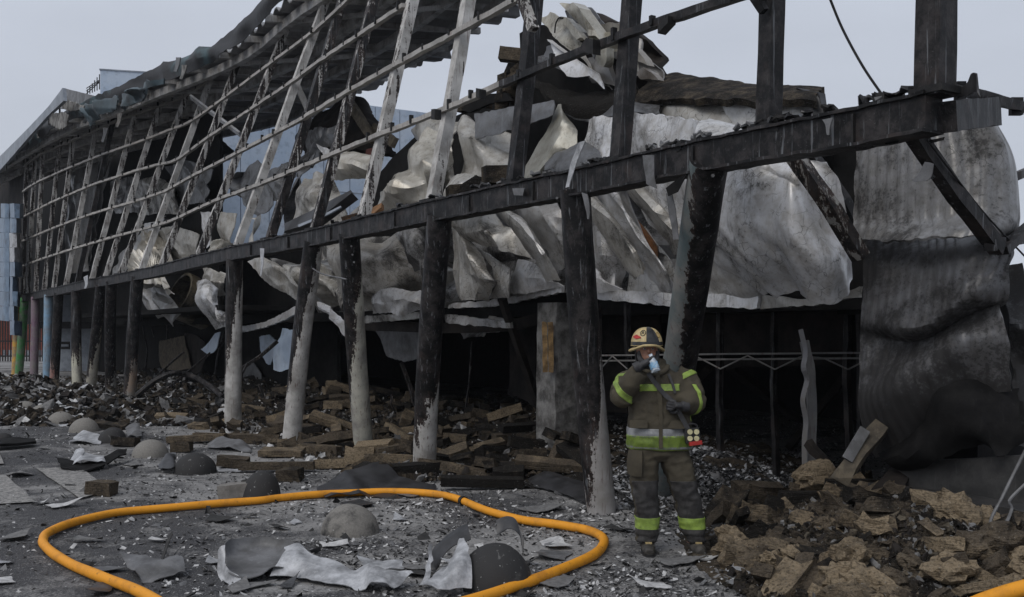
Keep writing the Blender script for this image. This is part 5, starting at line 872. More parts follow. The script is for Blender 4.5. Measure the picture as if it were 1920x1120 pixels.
scrap('bent white scrap by the near rubble', [[(1380, 1048, .03), (1405, 1044, .05), (1420, 1050, .02)], [(1372, 1058, .0), (1400, 1060, .02), (1424, 1062, .0)]], M_WASH, amp=.008)
scrap('white triangular scrap wedged in the near rubble', [[(1508, 975, .3), (1512, 978, .28)], [(1510, 995, .2), (1522, 992, .2)]], M_WASH, amp=.01, nu=6, nv=5)
scrap('silver scrap sprawled at the edge of the near rubble', [[(1352, 1078, .03), (1385, 1074, .05), (1405, 1085, .01)], [(1375, 1092, .0), (1400, 1096, .03), (1428, 1108, .0)]], M_FOIL, amp=.02)
LM = [(652, 976, 'the smooth dome'), (928, 1075, 'the half blackened dome'), (487, 910, 'the sooty pointed dome'), (360, 870, 'the black streaked dome'), (276, 842, 'the clean grey dome'), (192, 912, 'the lone brick'), (30, 920, 'the road paint'), (90, 1010, 'the outer bend of the hose'), (1125, 1015, 'the inner bend of the hose'), (730, 925, 'the dark flat sheet'), (860, 938, 'the hose clamp'), (590, 1090, 'the white torn sheet'), (1200, 1085, 'the firefighter'), (280, 1085, 'the dark curled scrap'), (1120, 950, 'the near pillar'), (1380, 1085, 'the silver scrap'), (60, 842, 'the long charred board'), (430, 842, 'the grey flashing')]
def flake_label(x, y, cn_, w):
    lx, ly, nm = min(LM, key=lambda q: (q[0] - x) ** 2 + ((q[1] - y) * 1.6) ** 2)
    sz = 'tiny' if w < .09 else 'small' if w < .13 else 'palm sized' if w < .17 else 'broad'
    rel = 'beyond' if y < ly - 14 else 'in front of' if y > ly + 14 else 'beside'
    return f'{sz} {cn_} burnt flake lying {rel} {nm}'
for k in range(46):
    while True:
        x, y = random.uniform(-20, 1400), random.uniform(815, 1118)
        if not (1165 < x < 1330 and y < 1050) and random.random() < .35 + .65 * (y - 815) / 300: break
    w = random.uniform(.06, .2); p = G(x, y); a = random.uniform(0, 6.28); ex = Vector((math.cos(a), math.sin(a), 0)) * w; ey = Vector((-math.sin(a), math.cos(a), 0)) * w * random.uniform(.3, .8)
    rows = [[p - ex - ey + Vector((0, 0, random.uniform(.015, .05))), p - ey + Vector((0, 0, .03)), p + ex - ey + Vector((0, 0, random.uniform(.015, .09)))], [p - ex + ey + Vector((0, 0, random.uniform(.015, .05))), p + ey + Vector((0, 0, .02)), p + ex * random.uniform(.3, 1) + ey + Vector((0, 0, .02))]]
    mt = random.choice([M_WASH, M_FOIL, M_BASH, M_GASH, M_GREYS, M_BASH, M_DFOIL]); cn_ = {M_WASH: 'white', M_FOIL: 'silver', M_BASH: 'black', M_GASH: 'grey', M_GREYS: 'grey', M_DFOIL: 'dark'}[mt]
    obj('ash_scrap', *grid(rows, 8, 6, amp=.02, f=7, rag=.03, thick=.004, seed=k), mt, label=flake_label(x, y, cn_, w), cat='scrap', group=f'small {cn_} flakes on the yard')

# ---------------------------------------------------------------- rubble: heap profile, mounds, blocks one by one
def heap(p):
    """height of the wreckage heap above the yard"""
    q = p - B0; s, o = q.dot(U) / 1.0006, q.dot(N)
    h = 0
    if s > 4.2: h = .52 * math.exp(-((o - 3.3) / 1.7) ** 2) * min(1, (s - 4.2) / 1.5) * (.75 + .5 * nz((s, o, 0), .45, 3))
    if s > 17: h = max(h, .2 * math.exp(-((o + 1.2) / 2.6) ** 2) * min(1, (s - 17) / 4) * (.7 + .9 * nz((s, o, 0), .6, 9)))
    h2 = .42 * math.exp(-(((p.x - 3.25) / 1.15) ** 2 + ((p.y - 8.1) / 1.5) ** 2)) + .2 * math.exp(-(((p.x - 3.0) / .8) ** 2 + ((p.y - 6.9) / .6) ** 2))
    h3 = .42 * math.exp(-(((p.x - 2.2) / .9) ** 2 + ((p.y - 11.6) / 1.0) ** 2))
    return max(h, h2, h3, 0)
def mound(name, xs, ys, mat, lb, dz=-.02):
    vs = []
    for y in ys:
        for x in xs:
            p = Vector((x, y, 0)); h = heap(p); vs.append(Vector((x, y, h + (.1 * nz(p, 2.2) + .06 * nz(p, 6)) * min(1, h * 6) + dz - (.05 if h < .03 else 0))))
    n = len(xs); fs = [(j * n + i, j * n + i + 1, (j + 1) * n + i + 1, (j + 1) * n + i) for j in range(len(ys) - 1) for i in range(n - 1)]
    keep = [f for f in fs if max(vs[i].z for i in f) > -.03]
    o = obj(name, vs, keep, mat, label=lb, cat='rubble', kind='stuff', smooth=30, origin=(0, 0, 0)); o['tone'] = .36; return o
mound('rubble_bed', np.linspace(-11, 2.0, 180), np.linspace(9, 30, 200), M_RUB, 'fine dark rubble underlying the block heaps')
mound('rubble_bed', np.linspace(1.2, 5.2, 90), np.linspace(5.8, 14, 120), M_RUB, 'fine dark rubble underlying the near heap')
def blockmesh(L, w, h, seed, rough):
    bm = bmesh.new(); bmesh.ops.create_cube(bm, size=1.0); bmesh.ops.subdivide_edges(bm, edges=bm.edges[:], cuts=1, use_grid_fill=True)
    for v in bm.verts:
        q = Vector((v.co.x * L, v.co.y * w, v.co.z * h)); k = rough * min(w, h)
        v.co = q + Vector((nz(q, 4, seed) * 1.6, nz(q, 4, seed + 9), nz(q, 4, seed + 17))) * k
        if rough > .3: v.co += Vector((noise.random_unit_vector())) * k * .3
    me = bpy.data.meshes.new('rubble_block'); bm.to_mesh(me); bm.free(); return me
def chunkmesh(r, seed):
    bm = bmesh.new(); bmesh.ops.create_icosphere(bm, subdivisions=3, radius=r)
    for v in bm.verts:
        d = v.co.normalized(); v.co = Vector((v.co.x * 1.25, v.co.y, v.co.z * .75)) * (1 + .5 * nz(d, 1.6, seed) + .35 * nz(d, 4, seed) + .28 * (1 - 2 * abs(nz(d, 7, seed))))
    me = bpy.data.meshes.new('wool_chunk'); bm.to_mesh(me); bm.free(); me.shade_smooth(); me.set_sharp_from_angle(angle=R(35)); return me
PLANK = [blockmesh(L, w, h, i * 3.1, .22) for i, (L, w, h) in enumerate(((.7, .2, .13), (.55, .17, .13), (.85, .2, .12), (.4, .2, .14), (.62, .26, .1), (.5, .13, .12), (.3, .2, .14), (.95, .16, .1)))]
BLOCK = [blockmesh(L, w, h, 40 + i * 2.7, .42) for i, (L, w, h) in enumerate(((.3, .22, .16), (.22, .18, .14), (.36, .2, .16), (.26, .2, .2), (.18, .14, .12), (.42, .24, .18)))]
CHUNK = [chunkmesh(r, i * 5.3) for i, r in enumerate((.12, .16, .1, .14, .19))]
for me in PLANK + BLOCK + CHUNK: me.materials.append(M_RUB)
def put(name, me, p, rot, tone, lb, group, cat='block', sc=1.0):
    o = bpy.data.objects.new(name, me); C.objects.link(o); o.location = p; o.rotation_euler = rot; o.scale = (sc, sc, sc); o['tone'] = tone; o['label'] = lb; o['category'] = cat; o['group'] = group; return o
rnd = random.Random(11)
BAY = [(1128, 'the near pillar'), (795, 'the black pillar'), (683, 'the cream and red pillar'), (546, 'the tilted white pillar'), (437, 'the straight white pillar'), (243, 'the brown streaked pillar'), (169, 'the far peeling pillar'), (100, 'the far coloured pillars')]
def describe(p, h, me, tone, what=None):
    px = CX + F * p.x / p.y; q = p - B0; o = q.dot(N)
    sh = what or ('long block' if me in PLANK[:3] + PLANK[7:] else 'flat block' if me in PLANK else 'broken chunk')
    tn = 'black' if tone < .25 else 'dark brown' if tone < .38 else 'grey brown' if tone < .5 else 'tan' if tone < .62 else 'pale tan'
    place = 'front edge' if o < 1.2 else 'front slope' if o < 2.2 else 'crest' if o < 3.6 else 'back'
    for i in range(len(BAY) - 1):
        if BAY[i + 1][0] <= px <= BAY[i][0]:
            f = (px - BAY[i + 1][0]) / (BAY[i][0] - BAY[i + 1][0])
            by = f'close to {BAY[i + 1][1]}' if f < .3 else f'close to {BAY[i][1]}' if f > .7 else f'mid bay beside {BAY[i + 1][1]}'
            return f'{tn} {sh} at heap {place}, {by}'
    return f'{tn} {sh} at heap {place} beyond the brown streaked pillar'
def describe2(px, py, me, tone):
    sh = 'wool lump' if me in CHUNK else 'long block' if me in PLANK else 'chunk' if me in (BLOCK[1], BLOCK[4]) else 'squared chunk' if me in (BLOCK[0], BLOCK[3]) else 'wide chunk'
    tn = 'black' if tone < .22 else 'dark brown' if tone < .36 else 'grey brown' if tone < .48 else 'tan' if tone < .62 else 'pale tan' if tone < .72 else 'straw coloured'
    row = 'top' if py < 950 else 'upper middle' if py < 990 else 'middle' if py < 1030 else 'lower middle' if py < 1075 else 'foot'
    sh = ('small ' if me.name.endswith(('1', '3')) else 'flattish ' if me.name.endswith(('2', '5')) else '') + sh if 'chunk' in sh or 'lump' in sh else sh
    by = 'nearest the firefighter' if px < 1430 else 'below the bent strip' if px < 1530 else 'below the tan rafter' if px < 1650 else 'below the hanging ribbed sheet' if px < 1780 else 'nearest the wire loop'
    return f'{tn} {sh} on the near slope {row}, {by}'
placed = []
def free(p, r):
    for q, s in placed:
        if (p - q).length < (r + s): return False
    placed.append((p, r)); return True
# planks thrown before the pillars, picked out one by one
for (x, y, L, rot, tn, lb, mi) in ((745, 862, 0, .3, .62, 'long tan block lying before the white footed pillars', 2), (530, 848, 0, .05, .66, 'flat tan plank block between two white footed pillars', 4), (600, 842, 0, .35, .6, 'tan block tilted beside the cream and red pillar', 0), (520, 874, 0, -.05, .5, 'grey brown block row end before the heap', 7), (435, 866, 0, 0, .62, 'tan block beside the black charred dome', 3),
        (640, 868, 0, .02, .6, 'tan block below the cream and red pillar', 0), (712, 888, 0, 1.3, .5, 'block standing on end before the black pillar', 6), (905, 905, 0, -.12, .12, 'black charred block at the front of the heap', 7), (850, 880, 0, .35, .42, 'long grey brown block leaning towards the black pillar', 2), (980, 885, 0, .2, .48, 'grey brown fibrous block by the near pillar', 0),
        (1040, 880, 0, 1.0, .7, 'light tan block leaning upright by the near pillar', 1), (1065, 855, 0, .1, .66, 'tan block on top near the near pillar', 3), (900, 830, 0, .1, .14, 'dark block with a pale end on the heap', 2), (342, 838, 0, .05, .35, 'single brick like block beside the clean grey dome', 6), (233, 828, 0, .1, .28, 'dark brown block by the broken black dome', 3), (192, 915, 0, .15, .42, 'lone loose brick on the asphalt by the road paint', 6),
        (470, 823, 0, .1, .5, 'tan edge block at the base of the straight pillar', 1), (415, 820, 0, .03, .5, 'long tan plank at the foot of the straight white pillar', 2), (370, 822, 0, .06, .55, 'thin tan plank before the heap', 7), (205, 798, 0, .03, .5, 'tan plank beyond the pale grey dome', 4), (1030, 838, 0, 1.4, .5, 'upright grey brown block at the square pillar foot', 1), (545, 890, 0, .2, .4, 'small crumbled block near the sooty pointed dome', 6)):
    p = G(x, y, .08); free(p, .2)
    h = heap(p); put('rubble_block', PLANK[mi], p + Vector((0, 0, h * .6)), (rnd.uniform(-.15, .15), (-1.1 if rot > .9 else rnd.uniform(-.12, .12)), -rot if rot < .9 else .4), tn, lb, 'rubble blocks picked out singly')
n = 0; tries = 0
while n < 175 and tries < 9000:
    tries += 1
    px = rnd.uniform(150, 1110); py = rnd.uniform(762, 905)
    p = G(px, py); q = p - B0; s, o = q.dot(U), q.dot(N)
    if s < 4.3 or o < -.7 or o > 5.5 or p.y > 34: continue
    if o < .4 and rnd.random() < .72: continue
    r = .13 if p.y < 20 else .17
    if not free(p, r): continue
    h = heap(p); big = rnd.random() < .62
    me = rnd.choice(PLANK if big else BLOCK); far = px < 420
    tone = max(.08, min(.75, rnd.gauss(.54 if px < 780 else .42, .14)))
    put('rubble_block', me, Vector((p.x, p.y, h + rnd.uniform(.03, .14))), (rnd.uniform(-.45, .45), rnd.uniform(-.4, .4), rnd.choice([rnd.uniform(-.5, .9), rnd.uniform(0, 3.14)])), tone, describe(p, h, me, tone), 'blocks of the long rubble heap', sc=rnd.uniform(.75, 1.1))
    n += 1
placed.clear(); n = 0; tries = 0
PG = [(1350, 985), (1400, 925), (1560, 900), (1700, 905), (1960, 1010), (1960, 1150), (1560, 1150), (1390, 1080), (1365, 1040)]
def inside(x, y, pg):
    c = False; j = len(pg) - 1
    for i in range(len(pg)):
        (xi, yi), (xj, yj) = pg[i], pg[j]
        if (yi > y) != (yj > y) and x < (xj - xi) * (y - yi) / (yj - yi) + xi: c = not c
        j = i
    return c
while n < 200 and tries < 9000:
    tries += 1
    px, py = rnd.uniform(1320, 1960), rnd.uniform(905, 1150)
    if not inside(px, py, PG): continue
    p0 = G(px, py); h = heap(p0); p = G(px, py, h) if h < 1.2 else p0; h = heap(p)
    if not free(Vector((p.x, p.y, 0)), .054): continue
    kind = rnd.random(); low_ = py > 1010
    me = rnd.choice(CHUNK) if kind < (.4 if low_ else .12) else rnd.choice(BLOCK) if kind < .85 else rnd.choice(PLANK)
    wool = me in CHUNK
    tone = rnd.gauss(.66, .12) if wool else rnd.gauss(.6, .18)
    put('wool_chunk' if wool else 'rubble_block', me, Vector((p.x, p.y, h + rnd.uniform(.02, .08))), (rnd.uniform(-.6, .6), rnd.uniform(-.6, .6), rnd.uniform(0, 6.28)), tone, describe2(px, py, me, tone), 'mineral wool lumps on the near slope' if wool else 'blocks on the near slope', 'lump' if wool else 'block', sc=rnd.uniform(.5, .85) if not wool else rnd.uniform(.45, .8))
    n += 1
for (x, y, z, me, rot, tn, lb, sc) in ((1555, 935, .3, PLANK[2], (0, 0, -.08), .05, 'long black charred beam block on top of the near slope', 1.0), (1640, 912, .38, PLANK[2], (0, 0, -.1), .05, 'black charred beam block behind the tan lump', 1.0), (1358, 965, .12, BLOCK[5], (.2, -.7, .7), .42, 'grey tan slab tilted beside the firefighter boots', 1.0), (1420, 925, .25, BLOCK[5], (.1, .1, .2), .62, 'tan fibrous block high on the near slope', 1.1), (1720, 985, .3, PLANK[7], (0, .22, -.2), .45, 'long brown plank sliding down the near slope', 1.0),
        (1530, 895, .42, CHUNK[3], (0, 0, .4), .75, 'light tan torn lump on top of the black beam block', 1.1), (1600, 1025, .16, BLOCK[2], (.3, .3, 1.0), .7, 'hollow tan block end in the middle of the near slope', 1.1), (1415, 1060, .06, CHUNK[4], (0, 0, .8), .66, 'large round tan lump at the front of the near slope', 1.15), (1870, 1050, .16, PLANK[1], (0, .2, -.5), .62, 'yellowish block low on the near slope', 1.1), (1400, 1030, .03, PLANK[5], (0, 0, .1), .06, 'black plank beside the firefighter boots', 1.1)):
    p = G(x, y, z); put('rubble_block', me, p, rot, tn, lb, 'rubble blocks picked out singly', sc=sc)
# crumbs too small to pick apart
def crumbs(name, n, fn, size, mats, lb, flat=.5, probs=None, shape='flake'):
    V = []; Fc = []; MI = []; i = 0
    for _ in range(n):
        p = fn()
        if p is None: continue
        w = min(2.1 * size, size * math.exp(rng.normal(0, .5))); a = rng.uniform(0, 6.28); ca, sa = math.cos(a), math.sin(a)
        t1, t2 = rng.normal(0, .55, 2); sx, sy = rng.uniform(.7, 1.3), rng.uniform(.35, 1.0); lift = .5 * w * min(1, abs(t1) * sx + abs(t2) * sy) * .5
        fl = shape == 'flake'; bend = rng.normal(0, .35)
        pts = [(-.5, -.5, 0), (.5, -.45, 0), (.45, .5, 0), (-.45, .45, 0), (0, 0, bend * .4)] if fl else [(-.5, -.5, 0), (.5, -.5, 0), (.5, .5, 0), (-.5, .5, 0), (-.35, -.3, 1), (.4, -.35, 1), (.3, .35, 1), (-.4, .3, 1)]
        for (x, y, z) in pts:
            x = (x + rng.normal(0, .14)) * sx; y = (y + rng.normal(0, .14)) * sy; z = z * (1 if fl else flat * rng.uniform(.6, 1.2))
            z += t1 * x * .7 + t2 * y * .7
            V.append((p[0] + (x * ca - y * sa) * w, p[1] + (x * sa + y * ca) * w, p[2] + z * w + lift * .6 + .004))
        fs_ = [(0, 1, 4), (1, 2, 4), (2, 3, 4), (3, 0, 4)] if fl else [(0, 1, 5, 4), (1, 2, 6, 5), (2, 3, 7, 6), (3, 0, 4, 7), (4, 5, 6, 7), (3, 2, 1, 0)]
        Fc += [tuple(q + i for q in f) for f in fs_]; mi = rng.choice(len(mats), p=probs); MI += [mi] * len(fs_); i += len(pts)
    me = bpy.data.meshes.new(name); me.from_pydata(V, [], Fc); me.update()
    for m in mats: me.materials.append(m)
    me.polygons.foreach_set('material_index', MI)
    o = bpy.data.objects.new(name, me); C.objects.link(o); o['kind'] = 'stuff'; o['label'] = lb; o['category'] = 'litter'; o['tone'] = .52; return o
def yard():
    y = 5.2 * (34 / 5.2) ** rng.uniform(0, 1); x = rng.uniform(-.56, .56) * y
    p = Vector((x, y, 0)); q = p - B0; o = q.dot(N)
    k = .1 + .9 / (1 + math.exp(-(o + 2.8) * 1.2)); k *= .35 + 1.2 * max(0, .5 + nz(p, .8))
    if rng.uniform() > k: return None
    h = heap(p); return (x, y, h if h > .03 else .0)
crumbs('ash_litter', 85000, yard, .02, [M_WASH, M_GASH, M_BASH, M_GREYS], 'ash flakes and charred crumbs littering the yard', .28, [.3, .24, .32, .14])
crumbs('ash_litter', 3200, yard, .055, [M_WASH, M_GASH, M_BASH, M_GREYS], 'larger curled ash flakes littering the yard', .35, [.17, .2, .43, .2])
def onheap():
    for _ in range(30):
        px, py = rng.uniform(100, 1110), rng.uniform(745, 905); p = G(px, py); q = p - B0
        if q.dot(N) > -.6 and q.dot(U) > 4: return (p.x, p.y, heap(p))
    return None
crumbs('rubble_crumbs', 4200, onheap, .05, [M_RUB, M_CHARB, M_GASH, M_WASH], 'broken crumbs filling the long rubble heap', .6, [.66, .16, .13, .05], 'lump')
def farend():
    for _ in range(30):
        px, py = rng.uniform(-20, 420), rng.uniform(712, 800); p = G(px, py); q = p - B0
        if q.dot(N) > -4.5: return (p.x, p.y, heap(p))
    return None
crumbs('ash_litter', 5000, farend, .12, [M_RUB, M_BASH, M_GASH, M_FOIL, M_WASH], 'debris drifted round the feet of the far pillars', .5, [.3, .16, .26, .14, .14])
crumbs('rubble_crumbs', 1300, farend, .11, [M_RUB, M_CHARB, M_GASH], 'lumps drifted round the feet of the far pillars', .6, [.6, .25, .15], 'lump')
def onslope():
    for _ in range(30):
        px, py = rng.uniform(1320, 1960), rng.uniform(905, 1150)
        if inside(px, py, PG): p = G(px, py, .15); return (p.x, p.y, heap(p))
    return None
crumbs('rubble_crumbs', 14000, onslope, .032, [M_RUB, M_TAN, M_CHARB, M_GASH], 'broken crumbs filling the near rubble slope', .6, [.6, .1, .22, .08], 'lump')
def silver():
    x, y = rng.normal(2.35, .75), rng.normal(11.0, .75); p = Vector((x, y, 0)); return (x, y, heap(p)) if 9 < y < 13 and 1.0 < x < 5 else None
crumbs('foil_litter', 15000, silver, .03, [M_FOIL, M_GASH, M_BASH, M_DFOIL], 'heap of silvery burnt foil flakes behind the firefighter', .6, [.3, .25, .25, .2])
# ---------------------------------------------------------------- the firefighter
PX0, PD = 1232.0, 8.12
PO = P(PX0, HY, PD); PO.z = 0.0
K = PD / F                                        # metres per photo pixel at his distance
def L(px, py, y=0.0): return PO + Vector(((px - PX0) * K, y, CH + (HY - py) * K))     # y negative = towards the camera
def loft(rings, n=28):
    """rings: (centre, rx, ry, tilt about x) ellipses stacked upwards"""
    vs = []; fs = []
    for (c, rx, ry) in rings:
        for k in range(n):
            a = 2 * math.pi * k / n; ca, sa = math.cos(a), math.sin(a)
            e = 0.8
            vs.append(Vector(c) + Vector((math.copysign(abs(ca) ** e, ca) * rx, math.copysign(abs(sa) ** e, sa) * ry, 0)))
    for j in range(len(rings) - 1):
        for k in range(n):
            q = (k + 1) % n; fs.append((j * n + k, j * n + q, (j + 1) * n + q, (j + 1) * n + k))
    fs += [tuple(range(n - 1, -1, -1)), tuple((len(rings) - 1) * n + k for k in range(n))]
    return vs, fs
def fuse(parts, voxel=0.011, smooth=4, folds=None):
    """weld overlapping closed shapes into one continuous skin, then lay cloth folds over it"""
    mb = MB()
    for p in parts: mb.add(p)
    me = bpy.data.meshes.new('tmp'); me.from_pydata([v - PO for v in mb.v], [], mb.f); me.update()
    bm = bmesh.new(); bm.from_mesh(me); bmesh.ops.recalc_face_normals(bm, faces=bm.faces); bm.to_mesh(me); bm.free()
    o = bpy.data.objects.new('tmp', me); C.objects.link(o)
    m = o.modifiers.new('r', 'REMESH'); m.mode = 'VOXEL'; m.voxel_size = voxel
    s = o.modifiers.new('s', 'SMOOTH'); s.factor = .5; s.iterations = smooth
    dg = bpy.context.evaluated_depsgraph_get(); out = bpy.data.meshes.new_from_object(o.evaluated_get(dg))
    bpy.data.objects.remove(o); bpy.data.meshes.remove(me)
    if folds:
        bm = bmesh.new(); bm.from_mesh(out); bm.normal_update()
        ds = [folds(v.co, v.normal) for v in bm.verts]; ns = [v.normal.copy() for v in bm.verts]
        for v, d, n in zip(bm.verts, ds, ns): v.co += n * d
        bm.to_mesh(out); bm.free()
    out.materials.clear(); return out
def wear(name, me, mat, parent, label=None):
    o = bpy.data.objects.new(name, me); C.objects.link(o); me.materials.clear(); me.materials.append(mat); me.shade_smooth()
    o.parent = parent; o.location = PO - ORG[parent]; ORG[o] = PO.copy()
    if label: o['label'] = label
    return o
def band(name, src, planes, mat, parent, off=.005, test=None):
    """cut a strip of the cloth surface between planes (point, normal kept) and raise it: sewn-on tape"""
    bm = bmesh.new(); bm.from_mesh(src)
    for (p, n) in planes: bmesh.ops.bisect_plane(bm, geom=bm.verts[:] + bm.edges[:] + bm.faces[:], plane_co=Vector(p) - PO, plane_no=-Vector(n), clear_outer=True)
    if test: bmesh.ops.delete(bm, geom=[f for f in bm.faces if not test(f.calc_center_median() + PO, f.normal)], context='FACES')
    bm.normal_update()
    ns = [(v, v.normal.copy()) for v in bm.verts]
    for v, n in ns: v.co += n * off
    r = bmesh.ops.extrude_face_region(bm, geom=bm.faces[:])
    for v in [g for g in r['geom'] if isinstance(g, bmesh.types.BMVert)]: v.co -= v.normal * off * 1.4
    me = bpy.data.meshes.new(name); bm.to_mesh(me); bm.free(); return wear(name, me, mat, parent)
M_CLOTH = NT('olive_turnout_cloth', .92, 0, .15); _p = M_CLOTH.pos(rand=False)
_c = M_CLOTH.mix(M_CLOTH.ramp(M_CLOTH.noise(_p, 5, 5, .65), .35, .7), (.09, .079, .058), (.06, .053, .041)); _c = M_CLOTH.mix(M_CLOTH.ramp(M_CLOTH.noise(_p, 11, 5, .7), .55, .75, 0, .6), _c, (.024, .021, .019))
M_CLOTH.col(_c); M_CLOTH.bump(M_CLOTH.math('ADD', M_CLOTH.noise(_p, 24, 4), M_CLOTH.noise(_p, 300, 2)), .7, .012); M_CLOTH = M_CLOTH.m
M_PATCH = m_plain('black_knee_patch', (.022, .021, .021), .7, c2=(.055, .053, .052), scale=14, bump=.4)
M_YEL = m_plain('lime_reflective_tape', (.27, .385, .07), .5, c2=(.16, .23, .05), scale=14, bump=.25, stain=.35)
M_SILT = m_plain('silver_reflective_tape', (.3, .31, .32), .45, c2=(.2, .205, .21), scale=14, bump=.25, stain=.3)
M_GLOVE = m_plain('dark_leather_glove', (.03, .03, .033), .65, c2=(.05, .05, .052), scale=25, bump=.4)
M_BOOT = m_plain('dusty_black_boot', (.028, .026, .024), .6, c2=(.075, .068, .058), scale=14, bump=.4)
M_SKIN = NT('skin', .5, 0, .4); _p = M_SKIN.pos(rand=False); M_SKIN.col(M_SKIN.mix(M_SKIN.ramp(M_SKIN.noise(_p, 30, 4), .3, .7), (.36, .19, .125), (.26, .125, .085))); M_SKIN.b.inputs['Subsurface Weight'].default_value = .08; M_SKIN = M_SKIN.m
M_CREAM = m_plain('scuffed_cream_helmet', (.56, .44, .22), .4, c2=(.38, .29, .14), scale=14, bump=.1, stain=.25)
M_HBLK = m_plain('black_helmet_shell', (.014, .014, .016), .3, c2=(.03, .03, .03), scale=20, bump=.1)
M_RED = m_plain('red_helmet_mark', (.42, .03, .025), .5, bump=0)

FIRE = thing('person', 'firefighter in a tan helmet and olive turnout suit drinking from a bottle', 'person', PO)
HC = L(1213, 655, -.02)                           # middle of the head
def hd(x, y, z): return HC + Vector((x, y, z))
# one continuous body: head with face, neck, trunk, arms, legs (most of it is under the suit)
def face_rings():
    R_ = []
    for z, rx, fy, by in ((-.125, .028, -.062, .0), (-.115, .042, -.082, .02), (-.09, .056, -.092, .05), (-.06, .066, -.092, .075), (-.03, .071, -.089, .09), (0, .074, -.09, .098), (.03, .077, -.092, .102), (.06, .076, -.088, .1), (.09, .066, -.072, .086), (.112, .044, -.045, .055), (.122, .015, -.012, .02)):
        R_.append((hd(0, (fy + by) / 2, z), rx, (by - fy) / 2))
    return R_
ball = lambda c, r, sx=1, sy=1, sz=1, n=12: loft([(Vector(c) + Vector((0, 0, math.sin(a) * r * sz)), max(.001, math.cos(a) * r * sx), max(.001, math.cos(a) * r * sy)) for a in [math.pi * (i / 8 - .5) for i in range(9)]], n)
SHR, SHL = L(1187, 712, .0), L(1277, 706, .0)
ELR, ELL = L(1164, 742, -.1), L(1298, 752, -.06)
HR, HL = L(1197, 690, -.215), L(1264, 756, -.2)
body_parts = [loft(face_rings(), 24), tube([hd(0, .0, -.07), hd(.01, .02, -.17), L(1227, 715, .02)], [.055, .06, .075], 16),
    ball(hd(0, -.1, -.018), .017, .8, 1.0, 1.5), ball(hd(0, -.09, -.066), .024, 1.2, .6, .5), ball(hd(0, -.083, .028), .05, 1.1, .3, .25), ball(hd(-.076, .01, -.01), .026, .45, .8, 1.2), ball(hd(.076, .01, -.01), .026, .45, .8, 1.2),
    loft([(L(1234, y, .0), rx, ry) for y, rx, ry in ((850, .15, .11), (820, .165, .115), (780, .16, .115), (740, .17, .12), (715, .17, .11), (700, .12, .09), (692, .07, .07))], 20),
    tube([SHR, ELR], [.06, .05], 12), tube([ELR, ELR.lerp(HR, .72)], [.048, .034], 12), tube([SHL, ELL], [.06, .05], 12), tube([ELL, ELL.lerp(HL, .72)], [.048, .034], 12),
    tube([L(1213, 850), L(1213, 928, -.03), L(1214, 1012)], [.09, .065, .045], 14), tube([L(1258, 850), L(1282, 928, -.03), L(1298, 1016)], [.09, .065, .045], 14)]
bme = fuse(body_parts, .009, 3)
body = wear('body', bme, M_SKIN, FIRE)
for sx in (-1, 1):
    e = MB(); e.add(ball(hd(sx * .032, -.083, .006), .0125, 1, .7, .8)); e.obj('eye', m_plain('eye_white', (.5, .47, .44), .3, bump=0) if sx < 0 else bpy.data.materials['eye_white'], FIRE, smooth=180)
    obj('pupil', *ball(hd(sx * .032, -.0925, .006), .0058, 1, .4, 1), M_HBLK, FIRE)
    obj('eyebrow', *tube([hd(sx * .014, -.098, .026), hd(sx * .034, -.1, .031), hd(sx * .054, -.09, .025)], .0048, 6), M_BOOT, FIRE)
# turnout trousers
def fold_leg(p, n):
    q = p + PO; z = p.z
    return .011 * (nz(q, 6, 1)) + .008 * (1 - 2 * abs(nz(Vector((q.x * .8, q.y, q.z * 2.2)), 7, 5))) + .006 * nz(q, 18, 2) + (.008 * math.sin(z * 70 + 8 * nz(q, 3)) if z < .16 else 0)
tr = fuse([loft([(L(1236, y, .0), rx, ry) for y, rx, ry in ((862, .16, .115), (850, .215, .15), (830, .235, .16), (805, .235, .155), (790, .22, .15))], 26),
    loft([(L(x, y, yy), rx, ry) for x, y, yy, rx, ry in ((1212, 1012, .0, .078, .085), (1212, 1000, .0, .088, .1), (1213, 975, .0, .092, .1), (1211, 940, -.01, .097, .105), (1207, 905, -.015, .106, .115), (1206, 870, -.01, .118, .13), (1210, 840, .0, .125, .14))], 22),
    loft([(L(x, y, yy), rx, ry) for x, y, yy, rx, ry in ((1303, 1014, .0, .08, .088), (1301, 1000, .0, .092, .104), (1295, 975, .0, .096, .104), (1288, 940, -.015, .102, .11), (1280, 905, -.025, .112, .12), (1268, 870, -.015, .124, .134), (1259, 840, .0, .125, .14))], 22)], .0105, 3, fold_leg)
trousers = wear('trousers', tr, M_CLOTH, FIRE)
for x0, x1 in ((1180, 1250), (1252, 1330)):
    t0 = (lambda a, b: (lambda c, n: L(a, 0).x < c.x < L(b, 0).x))(x0, x1)
    band('leg_tape', tr, [(L(0, 989), (0, 0, 1)), (L(0, 968), (0, 0, -1))], M_YEL, FIRE, test=t0)
    band('knee_patch', tr, [(L(0, 962), (0.05, 0, 1)), (L(0, 898), (0, 0, -1))], M_PATCH, FIRE, .004, test=(lambda a, b: (lambda c, n: L(a, 0).x < c.x < L(b, 0).x and n.y < -.35))(x0, x1))
obj('cargo_pocket', *grid([[L(1180, 842, -.06), L(1186, 840, -.12), L(1200, 842, -.145)], [L(1176, 865, -.07), L(1185, 866, -.14), L(1200, 866, -.165)], [L(1178, 886, -.06), L(1186, 888, -.13), L(1199, 888, -.15)]], 12, 12, amp=.006, f=9, thick=.015), M_CLOTH, FIRE, smooth=60)
